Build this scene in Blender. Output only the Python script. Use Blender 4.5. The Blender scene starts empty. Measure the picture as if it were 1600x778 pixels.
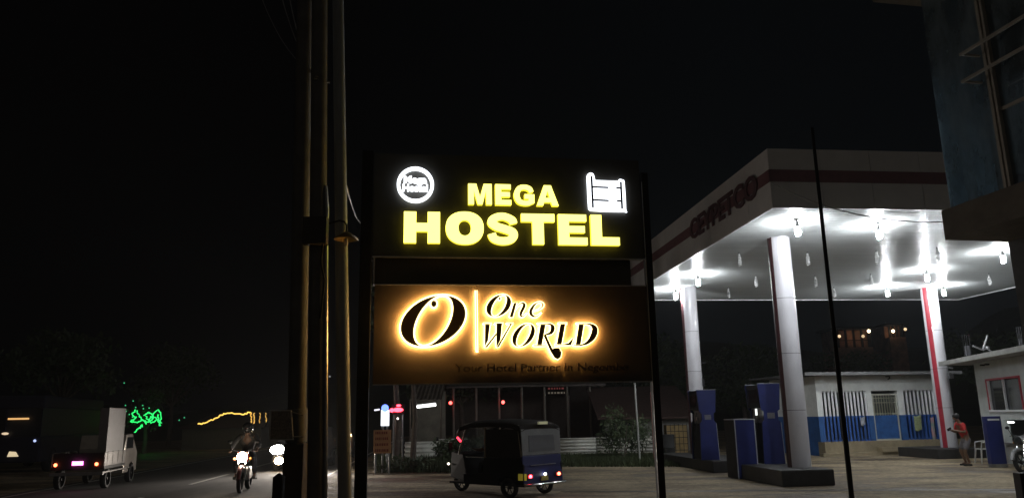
import bpy, math, random
from mathutils import Vector, Matrix, geometry
random.seed(7)
R_ = math.radians
sc = bpy.context.scene
col = sc.collection

# ------------------------------------------------------------------ camera, sky, exposure
F = 1197.0; EYE = 1.7
_up = Vector((-100, 5489, -F)).normalized()
_fw = Vector((0, 0, -1)); _yy = (_fw - _up * _fw.dot(_up)).normalized(); _xx = _yy.cross(_up)
RM = Matrix((_xx, _yy, _up))
cam_d = bpy.data.cameras.new('camera'); cam = bpy.data.objects.new('camera', cam_d); col.objects.link(cam)
cam_d.sensor_width = 36; cam_d.lens = F / 1600 * 36; cam_d.clip_start = .05; cam_d.clip_end = 2000
cam.matrix_world = Matrix.Translation((0, 0, EYE)) @ RM.to_4x4()
sc.camera = cam

w = bpy.data.worlds.new('World'); sc.world = w; w.use_nodes = True
nt = w.node_tree; nt.nodes.clear()
wo = nt.nodes.new('ShaderNodeOutputWorld'); bg = nt.nodes.new('ShaderNodeBackground')
tc = nt.nodes.new('ShaderNodeTexCoord'); sx = nt.nodes.new('ShaderNodeSeparateXYZ')
mr = nt.nodes.new('ShaderNodeMapRange'); mr.inputs[1].default_value = -.25; mr.inputs[2].default_value = .25
rp = nt.nodes.new('ShaderNodeMix'); rp.data_type = 'RGBA'
rp.inputs[6].default_value = (.0004, .0004, .0005, 1); rp.inputs[7].default_value = (.0014, .0018, .0022, 1)
nt.links.new(tc.outputs['Generated'], sx.inputs[0]); nt.links.new(sx.outputs[0], mr.inputs[0])
nt.links.new(mr.outputs[0], rp.inputs[0])
m2 = nt.nodes.new('ShaderNodeMapRange'); m2.inputs[1].default_value = .1; m2.inputs[2].default_value = -.9   # fill light added to the unseen sky behind the viewer
nt.links.new(sx.outputs[1], m2.inputs[0])
gl_ = nt.nodes.new('ShaderNodeMix'); gl_.data_type = 'RGBA'; gl_.blend_type = 'ADD'; gl_.inputs[7].default_value = (.030, .026, .021, 1)
nt.links.new(m2.outputs[0], gl_.inputs[0]); nt.links.new(rp.outputs[2], gl_.inputs[6]); nt.links.new(gl_.outputs[2], bg.inputs[0])
bg.inputs[1].default_value = 1.0
nt.links.new(bg.outputs[0], wo.inputs[0])
sc.view_settings.view_transform = 'Standard'; sc.view_settings.look = 'None'
sc.view_settings.exposure = 0; sc.view_settings.gamma = 1
sc.cycles.use_denoising = True
sc.cycles.max_bounces = 6; sc.cycles.diffuse_bounces = 3; sc.cycles.glossy_bounces = 3; sc.cycles.transparent_max_bounces = 12
sc.cycles.caustics_reflective = False; sc.cycles.caustics_refractive = False
sc.cycles.sample_clamp_indirect = 4.0
sc.cycles.use_light_tree = True

# ------------------------------------------------------------------ placing helpers
def ray(px, py): return RM @ Vector((px - 800, 389 - py, -F))
def gnd(px, py, z=0.0):
    d = ray(px, py); t = (z - EYE) / d.z; p = Vector((0, 0, EYE)) + d * t; return p
def at(px, py, Y):
    d = ray(px, py); return Vector((0, 0, EYE)) + d * (Y / d.y)
def onp(px, py, O, ang):
    U = Vector((math.cos(ang), math.sin(ang))); n = Vector((-U.y, U.x)); d = ray(px, py)
    t = n.dot(Vector(O[:2])) / n.dot(d.xy); p = Vector((0, 0, EYE)) + d * t
    return (p.xy - Vector(O[:2])).dot(U), p.z

# ------------------------------------------------------------------ materials
MATS = {}
def mat(name, c, rough=.6, metal=0., var=.2, scale=6., bump=0., emit=None, es=0., c2=None, spec=.5, stretch=None, coat=0):
    if name in MATS: return MATS[name]
    m = bpy.data.materials.new(name); m.use_nodes = True; t = m.node_tree; b = t.nodes['Principled BSDF']
    b.inputs['Roughness'].default_value = rough; b.inputs['Metallic'].default_value = metal
    b.inputs['Specular IOR Level'].default_value = spec
    if coat: b.inputs['Coat Weight'].default_value = coat
    c2 = c2 or tuple(x * (1 - var) for x in c)
    tx = t.nodes.new('ShaderNodeTexCoord'); mp = t.nodes.new('ShaderNodeMapping'); n = t.nodes.new('ShaderNodeTexNoise')
    if stretch: mp.inputs['Scale'].default_value = stretch
    n.inputs['Scale'].default_value = scale; n.inputs['Detail'].default_value = 6; n.inputs['Roughness'].default_value = .65
    mx = t.nodes.new('ShaderNodeMix'); mx.data_type = 'RGBA'
    mx.inputs[6].default_value = (*c2, 1); mx.inputs[7].default_value = (*c, 1)
    r = t.nodes.new('ShaderNodeMapRange'); r.inputs[1].default_value = .35; r.inputs[2].default_value = .65
    L = t.links.new
    L(tx.outputs['Object'], mp.inputs[0]); L(mp.outputs[0], n.inputs['Vector']); L(n.outputs['Fac'], r.inputs[0])
    L(r.outputs[0], mx.inputs[0]); L(mx.outputs[2], b.inputs['Base Color'])
    if bump:
        bp = t.nodes.new('ShaderNodeBump'); bp.inputs['Strength'].default_value = bump; bp.inputs['Distance'].default_value = .02
        L(n.outputs['Fac'], bp.inputs['Height']); L(bp.outputs[0], b.inputs['Normal'])
    if emit:
        b.inputs['Emission Color'].default_value = (*emit, 1); b.inputs['Emission Strength'].default_value = es
    MATS[name] = m; return m
def light_mat(name, c, s):
    return mat(name, tuple(min(.8, x) for x in c), .4, var=.02, emit=c, es=s)

M_white = mat('white_paint', (.72, .72, .74), .45, var=.12, scale=3)
M_dark = mat('dark_metal', (.02, .02, .022), .65, spec=.25, metal=.0, var=.4)
M_black = mat('black_rubber', (.018, .018, .018), .8, var=.3)
M_steel = mat('galvanised_steel', (.35, .35, .36), .35, metal=.8, var=.25, scale=20)
M_chrome = mat('bright_steel', (.6, .6, .6), .22, metal=1., var=.2, scale=15)
M_red = mat('red_paint', (.40, .025, .045), .4, var=.2)
M_blue = mat('blue_paint', (.020, .030, .15), .4, var=.25, scale=3)
M_blueedge = mat('pale_trim', (.45, .46, .5), .4, var=.1)
M_conc = mat('concrete', (.25, .24, .21), .85, var=.35, scale=4, bump=.4)
M_glassdark = mat('dark_glass', (.02, .022, .025), .08, var=.2)
M_skin = mat('skin', (.16, .085, .05), .55, var=.1)

# ------------------------------------------------------------------ mesh builder
class Strk(list): pass
class MB:
    def __init__(s): s.v = []; s.f = []; s.mi = []; s.m = 0
    def add(s, vs, fs):
        o = len(s.v); s.v += [tuple(p) for p in vs]; s.f += [tuple(i + o for i in f) for f in fs]; s.mi += [s.m] * len(fs); return s
    def box(s, x0, x1, y0, y1, z0, z1, M=None):
        vs = [Vector((x, y, z)) for x in (x0, x1) for y in (y0, y1) for z in (z0, z1)]
        if M: vs = [M @ p for p in vs]
        return s.add(vs, [(0, 1, 3, 2), (4, 6, 7, 5), (0, 4, 5, 1), (2, 3, 7, 6), (0, 2, 6, 4), (1, 5, 7, 3)])
    def hexa(s, lo, hi):   # two quads (4 pts each), joined
        return s.add(list(lo) + list(hi), [(3, 2, 1, 0), (4, 5, 6, 7)] + [(i, (i + 1) % 4, (i + 1) % 4 + 4, i + 4) for i in range(4)])
    def tube(s, pts, r, n=8, cap=True, closed=False):
        pts = [Vector(p) for p in pts]; N = len(pts); rs = r if isinstance(r, (list, tuple)) else [r] * N
        vs = []; prev = None
        for i, p in enumerate(pts):
            a = pts[i - 1] if (i > 0 or closed) else pts[0]; b = pts[(i + 1) % N] if (i < N - 1 or closed) else pts[-1]
            d = (b - a).normalized()
            if prev is None:
                h = Vector((0, 0, 1)) if abs(d.z) < .9 else Vector((1, 0, 0)); x = d.cross(h).normalized()
            else:
                x = (prev - d * prev.dot(d)).normalized()
            prev = x; y = d.cross(x)
            vs += [p + (x * math.cos(2 * math.pi * k / n) + y * math.sin(2 * math.pi * k / n)) * rs[i] for k in range(n)]
        fs = []
        for i in range(N if closed else N - 1):
            j = (i + 1) % N
            for k in range(n): fs.append((i * n + k, i * n + (k + 1) % n, j * n + (k + 1) % n, j * n + k))
        if cap and not closed: fs += [tuple(range(n))[::-1], tuple((N - 1) * n + k for k in range(n))]
        return s.add(vs, fs)
    def lathe(s, prof, c=(0, 0, 0), n=16, axis='z'):
        vs = []; N = len(prof)
        for r, h in prof:
            for k in range(n):
                a = 2 * math.pi * k / n; p = (r * math.cos(a), r * math.sin(a), h)
                if axis == 'x': p = (p[2], p[0], p[1])
                if axis == 'y': p = (p[0], p[2], p[1])
                vs.append(Vector(p) + Vector(c))
        fs = [(i * n + k, i * n + (k + 1) % n, (i + 1) * n + (k + 1) % n, (i + 1) * n + k) for i in range(N - 1) for k in range(n)]
        fs += [tuple(range(n))[::-1], tuple((N - 1) * n + k for k in range(n))]
        return s.add(vs, fs)
    def ball(s, c, r, n=12, sz=(1, 1, 1)):
        m = n // 2; prof = [(r * math.sin(math.pi * i / m) + 1e-4, -r * math.cos(math.pi * i / m)) for i in range(m + 1)]
        o = len(s.v); s.lathe(prof, (0, 0, 0), n)
        for i in range(o, len(s.v)):
            p = s.v[i]; s.v[i] = (p[0] * sz[0] + c[0], p[1] * sz[1] + c[1], p[2] * sz[2] + c[2])
        return s
    def prism(s, loops, d0, d1, plane='xz'):
        """loops of 2D points (outline, then holes) extruded between depths d0 and d1"""
        L = [[Vector((p[0], p[1], 0)) for p in lp] for lp in loops]
        if isinstance(loops[0], Strk):
            n = len(loops[0]); h = n // 2; tris = [(i, i + 1, n - 2 - i, n - 1 - i) for i in range(h - 1)]
        else: tris = geometry.tessellate_polygon(L)
        flat = [p for lp in L for p in lp]; n = len(flat)
        mp = (lambda p, d: (p.x, d, p.y)) if plane == 'xz' else ((lambda p, d: (p.x, p.y, d)) if plane == 'xy' else (lambda p, d: (d, p.x, p.y)))
        if abs(d1 - d0) < 1e-6: return s.add([mp(p, d0) for p in flat], tris)
        vs = [mp(p, d0) for p in flat] + [mp(p, d1) for p in flat]
        fs = [tuple(t) for t in tris] + [tuple(i + n for i in t[::-1]) for t in tris]; o = 0
        for lp in L:
            k = len(lp)
            for i in range(k): fs.append((o + i, o + (i + 1) % k, n + o + (i + 1) % k, n + o + i))
            o += k
        return s.add(vs, fs)
    def build(s, name, mats, parent=None, smooth=False, bevel=0):
        me = bpy.data.meshes.new(name); me.from_pydata(s.v, [], s.f)
        import bmesh
        bm = bmesh.new(); bm.from_mesh(me); bmesh.ops.recalc_face_normals(bm, faces=bm.faces)
        if bevel:
            bmesh.ops.remove_doubles(bm, verts=bm.verts, dist=1e-5)
            bmesh.ops.bevel(bm, geom=[e for e in bm.edges if len(e.link_faces) == 2 and e.calc_face_angle(0) > .5], offset=bevel, segments=2, affect='EDGES', profile=.6)
        bm.to_mesh(me); bm.free()
        mats = mats if isinstance(mats, (list, tuple)) else [mats]
        for m in mats:
            if m: me.materials.append(m)
        if not bevel and len(mats) > 1:
            for p, i in zip(me.polygons, s.mi): p.material_index = i
        if smooth:
            for p in me.polygons: p.use_smooth = True
            try: me.set_sharp_from_angle(angle=R_(40))
            except Exception: pass
        o = bpy.data.objects.new(name, me); col.objects.link(o)
        if parent: o.parent = parent
        return o

def tag(o, label=None, cat=None, group=None, kind=None):
    if label: o['label'] = label
    if cat: o['category'] = cat
    if group: o['group'] = group
    if kind: o['kind'] = kind
    return o
def thing(name, label, cat, loc=(0, 0, 0), rz=0., group=None):
    o = bpy.data.objects.new(name, None); col.objects.link(o); o.location = loc; o.rotation_euler = (0, 0, rz)
    o.empty_display_size = .2
    return tag(o, label, cat, group)
def copy_tree(o, parent=None):
    c = o.copy(); col.objects.link(c); c.parent = parent
    for ch in list(o.children): copy_tree(ch, c)
    return c
def struct(o): o['kind'] = 'structure'; return o
def text_mesh(body, size, ext=.004, off=0., align='CENTER', spacing=1.):
    cu = bpy.data.curves.new('text', 'FONT'); cu.body = body; cu.size = size; cu.extrude = ext; cu.offset = off
    cu.align_x = align; cu.space_character = spacing; cu.resolution_u = 3
    o = bpy.data.objects.new('text', cu); col.objects.link(o)
    dg = bpy.context.evaluated_depsgraph_get(); me = bpy.data.meshes.new_from_object(o.evaluated_get(dg))
    bpy.data.objects.remove(o); return me
def text_obj(name, body, size, m, parent, loc, rot=(math.pi / 2, 0, 0), fit=None, **k):
    me = text_mesh(body, size, **k); xs = [v.co.x for v in me.vertices]
    if fit:
        s = fit / (max(xs) - min(xs)); cx = (max(xs) + min(xs)) / 2
        for v in me.vertices: v.co.x = (v.co.x - cx) * s
    me.materials.clear(); me.materials.append(m)
    o = bpy.data.objects.new(name, me); col.objects.link(o); o.parent = parent; o.location = loc; o.rotation_euler = rot
    return o

# ------------------------------------------------------------------ ground, road, hill
def ground_mat():
    m = bpy.data.materials.new('packed_earth_and_worn_concrete'); m.use_nodes = True; t = m.node_tree; b = t.nodes['Principled BSDF']; L = t.links.new
    tx = t.nodes.new('ShaderNodeTexCoord')
    def noise(sc_, st, det=8, rough=.65):
        mp = t.nodes.new('ShaderNodeMapping'); mp.inputs['Scale'].default_value = st; n = t.nodes.new('ShaderNodeTexNoise')
        n.inputs['Scale'].default_value = sc_; n.inputs['Detail'].default_value = det; n.inputs['Roughness'].default_value = rough
        L(tx.outputs['Object'], mp.inputs[0]); L(mp.outputs[0], n.inputs['Vector']); return n.outputs['Fac']
    def ramp(f, a, b_, ca, cb):
        r = t.nodes.new('ShaderNodeValToRGB'); r.color_ramp.elements[0].position = a; r.color_ramp.elements[1].position = b_
        r.color_ramp.elements[0].color = (*ca, 1); r.color_ramp.elements[1].color = (*cb, 1); L(f, r.inputs[0]); return r.outputs[0]
    def mul(x, y):
        mx = t.nodes.new('ShaderNodeMix'); mx.data_type = 'RGBA'; mx.blend_type = 'MULTIPLY'; mx.inputs[0].default_value = 1
        L(x, mx.inputs[6]); L(y, mx.inputs[7]); return mx.outputs[2]
    n1 = noise(.5, (1, 1, 1)); n2 = noise(.35, (.6, 2.2, 1), 6); n3 = noise(7, (1, 1, 1), 10, .7); n4 = noise(40, (1, 1, 1), 4)
    c = ramp(n1, .35, .65, (.25, .20, .125), (.52, .415, .265))
    c = mul(c, ramp(n2, .42, .54, (.36, .32, .29), (1, 1, 1)))
    c = mul(c, ramp(n3, .35, .6, (.42, .41, .40), (1, 1, 1)))
    c = mul(c, ramp(n4, .3, .6, (.75, .75, .75), (1.0, 1.0, 1.0)))
    L(c, b.inputs['Base Color'])
    rr = ramp(n2, .35, .5, (.45, .45, .45), (.9, .9, .9)); L(rr, b.inputs['Roughness'])
    bp = t.nodes.new('ShaderNodeBump'); bp.inputs['Strength'].default_value = .7; bp.inputs['Distance'].default_value = .05
    L(n3, bp.inputs['Height']); bp2 = t.nodes.new('ShaderNodeBump'); bp2.inputs['Strength'].default_value = .6; bp2.inputs['Distance'].default_value = .35
    L(n2, bp2.inputs['Height']); L(bp.outputs[0], bp2.inputs['Normal']); L(bp2.outputs[0], b.inputs['Normal'])
    return m
g = MB()
g.add([(-400, -60, 0), (400, -60, 0), (400, 700, 0), (-400, 700, 0)], [(0, 1, 2, 3)])
struct(g.build('ground', ground_mat()))
VA = R_(6.5)
Uv = Vector((math.cos(VA), math.sin(VA), 0)); Vv = Vector((-math.sin(VA), math.cos(VA), 0))
RA = R_(5.5)
rv = Vector((-math.sin(RA), math.cos(RA), 0)); ru = Vector((math.cos(RA), math.sin(RA), 0))
RC = gnd(300, 756); RC = RC - rv * RC.y / rv.y          # a point of the centre line
M_asph = mat('asphalt', (.09, .086, .082), .9, spec=.15, var=.35, scale=3, bump=.25, stretch=(1, .3, 1))
g = MB()
def strip(mb, a0, a1, b0, b1, z):
    P = [RC + ru * a + rv * b for a, b in ((a0, b0), (a1, b0), (a1, b1), (a0, b1))]
    mb.add([(p.x, p.y, z) for p in P], [(0, 1, 2, 3)])
strip(g, -3.9, 3.7, -60, 500, .006); struct(g.build('road', M_asph))
g = MB()
for k in range(22): strip(g, -.06, .06, 22.3 + (k - 3) * 7.5, 22.3 + (k - 3) * 7.5 + 4.0, .011)
strip(g, 3.4, 3.5, -60, 300, .011); strip(g, -3.6, -3.5, -60, 300, .011)
struct(g.build('road_marking', mat('worn_road_paint', (.55, .54, .5), .6, var=.5, scale=12)))
# drain slot and kerb across the forecourt edge
g = MB()
A = gnd(880, 768); B = gnd(1640, 764); d = (B - A).normalized(); n_ = Vector((-d.y, d.x, 0))
g.add([(A - n_ * .09).to_tuple(), (B - n_ * .09).to_tuple(), (B + n_ * .09).to_tuple(), (A + n_ * .09).to_tuple()], [(0, 1, 2, 3)])
for i, v in enumerate(g.v): g.v[i] = (v[0], v[1], .005)
struct(g.build('drain_channel', mat('wet_drain', (.03, .028, .025), .4)))
# hill
g = MB(); nx, ny = 60, 14; vs = []
for j in range(ny):
    for i in range(nx):
        X = -230 + 460 * i / (nx - 1); Y = 75 + j * 16
        h = max(0, (j / (ny - 1)) ** .8 * 26 * (1 + .35 * math.sin(X * .035 + 1) + .15 * math.sin(X * .11)) * (1 if X > -20 else max(.25, 1 + (X + 20) / 60)))
        vs.append((X, Y, h - .3))
g.add(vs, [(j * nx + i, j * nx + i + 1, (j + 1) * nx + i + 1, (j + 1) * nx + i) for j in range(ny - 1) for i in range(nx - 1)])
struct(g.build('hillside', mat('dark_hill_scrub', (.03, .04, .02), .9, var=.5, scale=.3, bump=.5), smooth=True))

# ------------------------------------------------------------------ petrol station canopy
FO = Vector((5.75, 16.3, 0))
def SF(a, b, z=0): return FO + Uv * a + Vv * b + Vector((0, 0, z))
CW, CD, ZC, ZT = 14.4, 13.75, 6.1, 7.45
can = thing('petrol_station_canopy', 'large white flat petrol station canopy with dark red band on round white columns', 'canopy', FO, VA)
M_clad = mat('white_cladding', (.80, .79, .80), .35, var=.12, scale=1.5)
M_ceil = mat('ribbed_aluminium_ceiling', (.44, .46, .46), .34, metal=.0, spec=.4, var=.14, scale=2, stretch=(.15, 3, 1))
g = MB(); ns = 86; wd = (CD - .1) / ns
for k in range(ns):
    y = .05 + k * wd; pr = [(0, .05), (.006, .012), (.03, .0), (wd * .5, -.004), (wd - .03, .0), (wd - .006, .012), (wd - .002, .05)]
    o = len(g.v); vs = []
    for x in (.05, CW - .05): vs += [(x, y + q[0], ZC + q[1]) for q in pr]
    n = len(pr); g.add(vs, [(i, i + 1, n + i + 1, n + i) for i in range(n - 1)])
g.build('ceiling', M_ceil, can, smooth=True)
g = MB(); g.box(.06, CW - .06, .06, CD - .06, ZC + .06, ZT - .15); g.build('roof_deck', mat('roof_deck', (.2, .2, .2), .8), can)
h0, h1, h2, h3 = ZC - .03, ZC + .58, ZC + .86, ZT
def fascia(name, along, length, cst, out):
    """panelled fascia: lower panels, red band, upper panels"""
    for (z0, z1, m, nm, pr) in ((h0, h1, M_clad, 'lower_fascia', 0), (h1, h2, mat('faded_red_band', (.22, .09, .10), .5), 'red_band', .012), (h2, h3, M_clad, 'upper_fascia', 0)):
        g = MB(); npan = max(1, round(length / 1.25)); w_ = length / npan
        if nm == 'red_band': npan, w_ = 1, length
        for k in range(npan):
            a0, a1 = k * w_ + (.006 if nm != 'red_band' else -.012), (k + 1) * w_ - (.006 if nm != 'red_band' else -.012)
            y0, y1 = sorted((cst - out * pr * -1, cst - out * .05)) if False else sorted((cst + out * pr, cst - out * .05))
            if along == 'x': g.box(a0, a1, y0, y1, z0, z1 - .004)
            else: g.box(y0, y1, a0, a1, z0, z1 - .004)
        g.build(nm, m, can)
fascia('f', 'x', CW, 0, -1); fascia('b', 'x', CW, CD, 1)
fascia('l', 'y', CD, 0, -1); fascia('r', 'y', CD, CW, 1)
text_obj('lettering', 'CEYPETCO', .78, mat('dark_red_letters', (.12, .05, .055), .5), can, (-.03, 2.9, ZC + .44), rot=(math.pi / 2, 0, -math.pi / 2), fit=4.6, ext=.012, off=.02)
M_colw = mat('column_cladding', (.66, .65, .69), .28, var=.12, scale=2.5, stretch=(1, 1, .4), coat=.3)
M_redshaded = mat('shaded_red_stripe', (.075, .022, .026), .5, var=.3)  # shade on the columns' left side painted as a darker red
def column(a, b, stripe_from, stripe_to, ms=None):
    n = 40; g = MB(); r = .28
    for (z0, z1) in ((.34, 1.72), (1.73, 3.11), (3.12, 4.50), (4.51, ZC + .02)):
        o = len(g.v); vs = [(a + r * math.cos(2 * math.pi * k / n), b + r * math.sin(2 * math.pi * k / n), z) for z in (z0, z1) for k in range(n)]
        g.m = 0; fs = [(k, (k + 1) % n, n + (k + 1) % n, n + k) for k in range(n)]
        for k, f in enumerate(fs):
            ang = 360 * (k + .5) / n; g.m = 1 if stripe_from <= ang <= stripe_to else 0
            base = len(g.v)
            g.v += [tuple(vs[i]) for i in f]; g.f.append((base, base + 1, base + 2, base + 3)); g.mi.append(g.m)
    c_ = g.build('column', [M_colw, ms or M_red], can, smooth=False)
    for p in c_.data.polygons: p.use_smooth = True
    g = MB(); g.lathe([(r - .012, .3), (r - .012, ZC + .03)], (a, b, 0), n); g.build('column_core', M_dark, c_, smooth=True)
    return c_
column(1.55, 3.04, 150, 207, M_redshaded); column(1.78, 10.8, 150, 203, M_redshaded); column(11.1, 10.9, 193, 222); column(11.1, 3.04, 175, 225)
# brackets on the columns
g = MB(); g.tube([(1.78 + .25, 10.72, 3.4), (1.78 + .42, 10.7, 3.42)], .03); g.build('column_bracket', M_dark, can); g = MB(); g.box(2.0, 2.1, 10.65, 10.72, 2.6, 2.85); g.build('switch_box', M_dark, can)
g = MB(); g.tube([(11.34, 10.8, 3.15), (11.55, 10.78, 3.12)], .03); g.build('column_bracket', M_steel, can); g = MB(); g.box(11.2, 11.36, 10.52, 10.62, 2.75, 2.95); g.build('switch_box', M_steel, can)

# pump islands
M_isl = mat('black_island_kerb', (.035, .033, .032), .6, var=.4, scale=5, bump=.3)
def island(a0, a1, b0, b1, h, label):
    g = MB(); g.box(-(a1 - a0) / 2, (a1 - a0) / 2, -(b1 - b0) / 2, (b1 - b0) / 2, 0, h)
    o = g.build('pump_island', M_isl, bevel=.03); o.location = SF((a0 + a1) / 2, (b0 + b1) / 2); o.rotation_euler.z = VA
    return tag(o, label, 'kerb island', 'raised black islands under the canopy')
island(.62, 1.9, 2.05, 5.1, .37, 'raised black kerb island under the nearest canopy column')
island(.72, 2.3, 6.7, 11.9, .33, 'raised black kerb island under the far left pump and column')
island(10.0, 12.0, 10.0, 12.3, .33, 'raised black kerb island under the red striped column')
island(10.3, 12.0, 2.15, 5.1, .33, 'raised black kerb island hidden behind the corner building')

# ------------------------------------------------------------------ hanging lamps
M_bulb = light_mat('lit_bulb', (.93, .97, 1.0), 960)
M_bulboff = mat('unlit_bulb', (.8, .8, .8), .25, var=.03)
M_sock = mat('white_socket', (.6, .6, .6), .5)
def lamp(lit):
    t = thing('hanging_lamp', 'x', 'lamp')
    g = MB(); g.tube([(0, 0, 0), (0, 0, -.06)], .012, 6); g.build('cord', M_dark, t)
    g = MB(); g.lathe([(.02, -.05), (.028, -.06), (.028, -.13), (.05, -.16), (.05, -.19), (.02, -.2)], n=12); g.build('socket', M_sock, t, smooth=True)
    g = MB(); g.lathe([(.02, -.165), (.062, -.192), (.065, -.2), (.058, -.197), (.02, -.175)], n=16); g.build('shade', M_sock, t, smooth=True)  # cap added above the bulb to hold light off the ceiling
    g = MB(); pts = []
    for k in range(49):
        a = 2 * math.pi * k / 14; h = -.21 - .18 * k / 48; rr = .034 + .014 * math.sin(math.pi * k / 48)
        pts.append((rr * math.cos(a), rr * math.sin(a), h))
    g.tube(pts, .0165 if lit else .016, 6); g.build('spiral_bulb', M_bulb if lit else M_bulboff, t, smooth=True)
    return t
L1 = lamp(True); L0 = lamp(False); used = [0, 0]
def put(lit, px, py, label):
    src = L1 if lit else L0; i = 0 if lit else 1
    t = src if not used[i] else copy_tree(src); used[i] = 1
    p = gnd(px, py, ZC - .33); t.location = (p.x, p.y, ZC); t['label'] = label
    t['group'] = 'lamps hanging under the petrol station canopy'
put(1, 1247, 364, 'lit white lamp hanging beside the nearest canopy column')
put(1, 1374, 369, 'lit white lamp at the front of the canopy between near column and corner building')
put(1, 1568, 407, 'lit white lamp hanging at the right end of the canopy')
put(1, 1091, 443, 'lit white lamp just right of the far left column top')
put(1, 1056, 464, 'lit white lamp just left of the far left column top')
put(1, 1387, 460, 'lit white lamp at the back edge left of the red striped column')
put(1, 1449, 436, 'lit white lamp in front of the red striped column top')
put(1, 1475, 459, 'lit white lamp just right of the red striped column top')
for px, py, lb in ((1156, 412, 'unlit lamp in the front row left of the nearest column'), (1263, 411, 'unlit lamp in the front row right of the nearest column'),
                   (1182, 445, 'unlit lamp in the middle row left of the nearest column'), (1139, 463, 'unlit lamp nearest the back edge by the far left column'),
                   (1275, 445, 'unlit lamp in the middle row just left of the thin pole'), (1371, 409, 'unlit lamp in the front row below the front centre lit lamp'),
                   (1362, 443, 'unlit lamp in the middle row left of the back lit lamp'), (1547, 442, 'unlit lamp at the right back edge of the canopy'),
                   (1466, 404, 'unlit lamp in front of the red striped column'), (1304, 462, 'unlit lamp at the back edge behind the thin pole')):
    put(0, px, py, lb)

# ------------------------------------------------------------------ fuel pumps and cabinet
def pump(name, label, loc, rz, W, D, Hh):
    t = thing(name, label, 'fuel pump', loc, rz, 'blue fuel pumps')
    for s in (-1, 1):      # blue end panels (face towards and away from the viewer), wide head, waist notch
        prof = [(-W / 2 - .05, Hh), (W / 2 + .05, Hh), (W / 2, Hh * .68), (W / 2 - .06, Hh * .66), (W / 2 - .06, Hh * .55), (W / 2, Hh * .52), (W / 2 + .03, 0), (-W / 2 - .03, 0),
                (-W / 2, Hh * .52), (-W / 2 + .06, Hh * .55), (-W / 2 + .06, Hh * .66), (-W / 2, Hh * .68)]
        g = MB(); y0 = s * D / 2; g.prism([prof], y0 - .025, y0 + .025); g.build('end_panel', M_blue, t)
        g = MB(); g.tube([(prof[0][0], y0 - .027, Hh), (prof[1][0], y0 - .027, Hh)], .008, 6); g.tube([(W / 2 + .03, y0 - .027, 0), (W / 2, y0 - .027, Hh * .52)], .008, 6)
        g.build('trim', M_blueedge, t)
    g = MB(); g.box(-W / 2 - .02, W / 2 + .02, -D / 2 + .03, D / 2 - .03, Hh * .7, Hh - .02); g.build('head', M_dark, t, bevel=.015)
    g = MB(); g.box(-W / 2 + .08, W / 2 - .08, -D / 2 + .03, D / 2 - .03, Hh * .5, Hh * .7); g.build('meter_bay', M_steel, t)
    g = MB(); g.box(-W / 2 + .01, W / 2 - .01, -D / 2 + .03, D / 2 - .03, .02, Hh * .515); g.build('lower_cabinet', M_dark, t, bevel=.01)
    for s in (-1, 1):
        g = MB(); x = s * (W / 2 + .022); g.box(min(x, x + s * .008), max(x, x + s * .008), -D / 2 + .15, D / 2 - .15, Hh * .76, Hh * .93); g.build('display', M_glassdark, t)
        g = MB(); xx = s * (W / 2 - .02)
        g.tube([(xx, -D * .2, Hh * .56), (xx + s * .05, -D * .2, Hh * .62), (xx + s * .02, -D * .2, Hh * .67)], .02, 8); g.box(xx - .02, xx + .03, -D * .2 - .03, -D * .2 + .03, Hh * .55, Hh * .6)
        n_ = g.build('nozzle', M_chrome, t)
        g = MB(); g.tube([(xx + s * .03, -D * .2, Hh * .56), (xx + s * .09, -D * .15, Hh * .35), (xx + s * .1, 0, Hh * .18), (xx + s * .09, D * .15, Hh * .4), (xx, D * .22, Hh * .68)], .014, 8); g.build('hose', M_black, t, smooth=True)
    g = MB(); g.box(-.1, .1, -D / 2 - .03, -D / 2 - .026, Hh * .57, Hh * .64); g.build('label_plate', M_steel, t)
    return t
p2 = gnd(1204, 727, .33); p1 = gnd(1108, 718, .33)
np_ = pump('fuel_pump', 'tall dark and blue fuel pump on the near island beside the nearest column', (p2.x + .1, p2.y + .5, .33), R_(3), .5, .95, 2.1)
pump('fuel_pump', 'dark and blue fuel pump on the left island in front of the far left column', (p1.x, p1.y + .4, .33), R_(6), .5, .8, 2.05)
g = MB(); g.box(-.30, -.285, -.30, -.18, 1.28, 1.45); g.build('lit_display', light_mat('pump_display', (.95, 1, .95), 1.3), np_)
c = gnd(1168, 748)
t = thing('equipment_cabinet', 'plain waist-high blue steel cabinet with pale edge trim between the two pumps', 'cabinet', (c.x, c.y + .35, 0), R_(6))
g = MB(); g.box(-.27, .27, -.35, .35, 0.02, 1.5); g.m = 1; g.box(-.272, -.268, -.33, .33, .06, 1.48); g.build('cabinet_body', [M_blue, M_dark], t)
g = MB()
for x in (-.27, .27): g.box(x - .012, x + .012, -.362, -.338, 0, 1.5)
g.box(-.285, .285, -.365, .365, 1.5, 1.525); g.build('edge_trim', M_blueedge, t)
g = MB(); g.box(-.29, -.272, -.35, .35, .02, 1.5); g.build('side_panel', M_dark, t)

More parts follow.
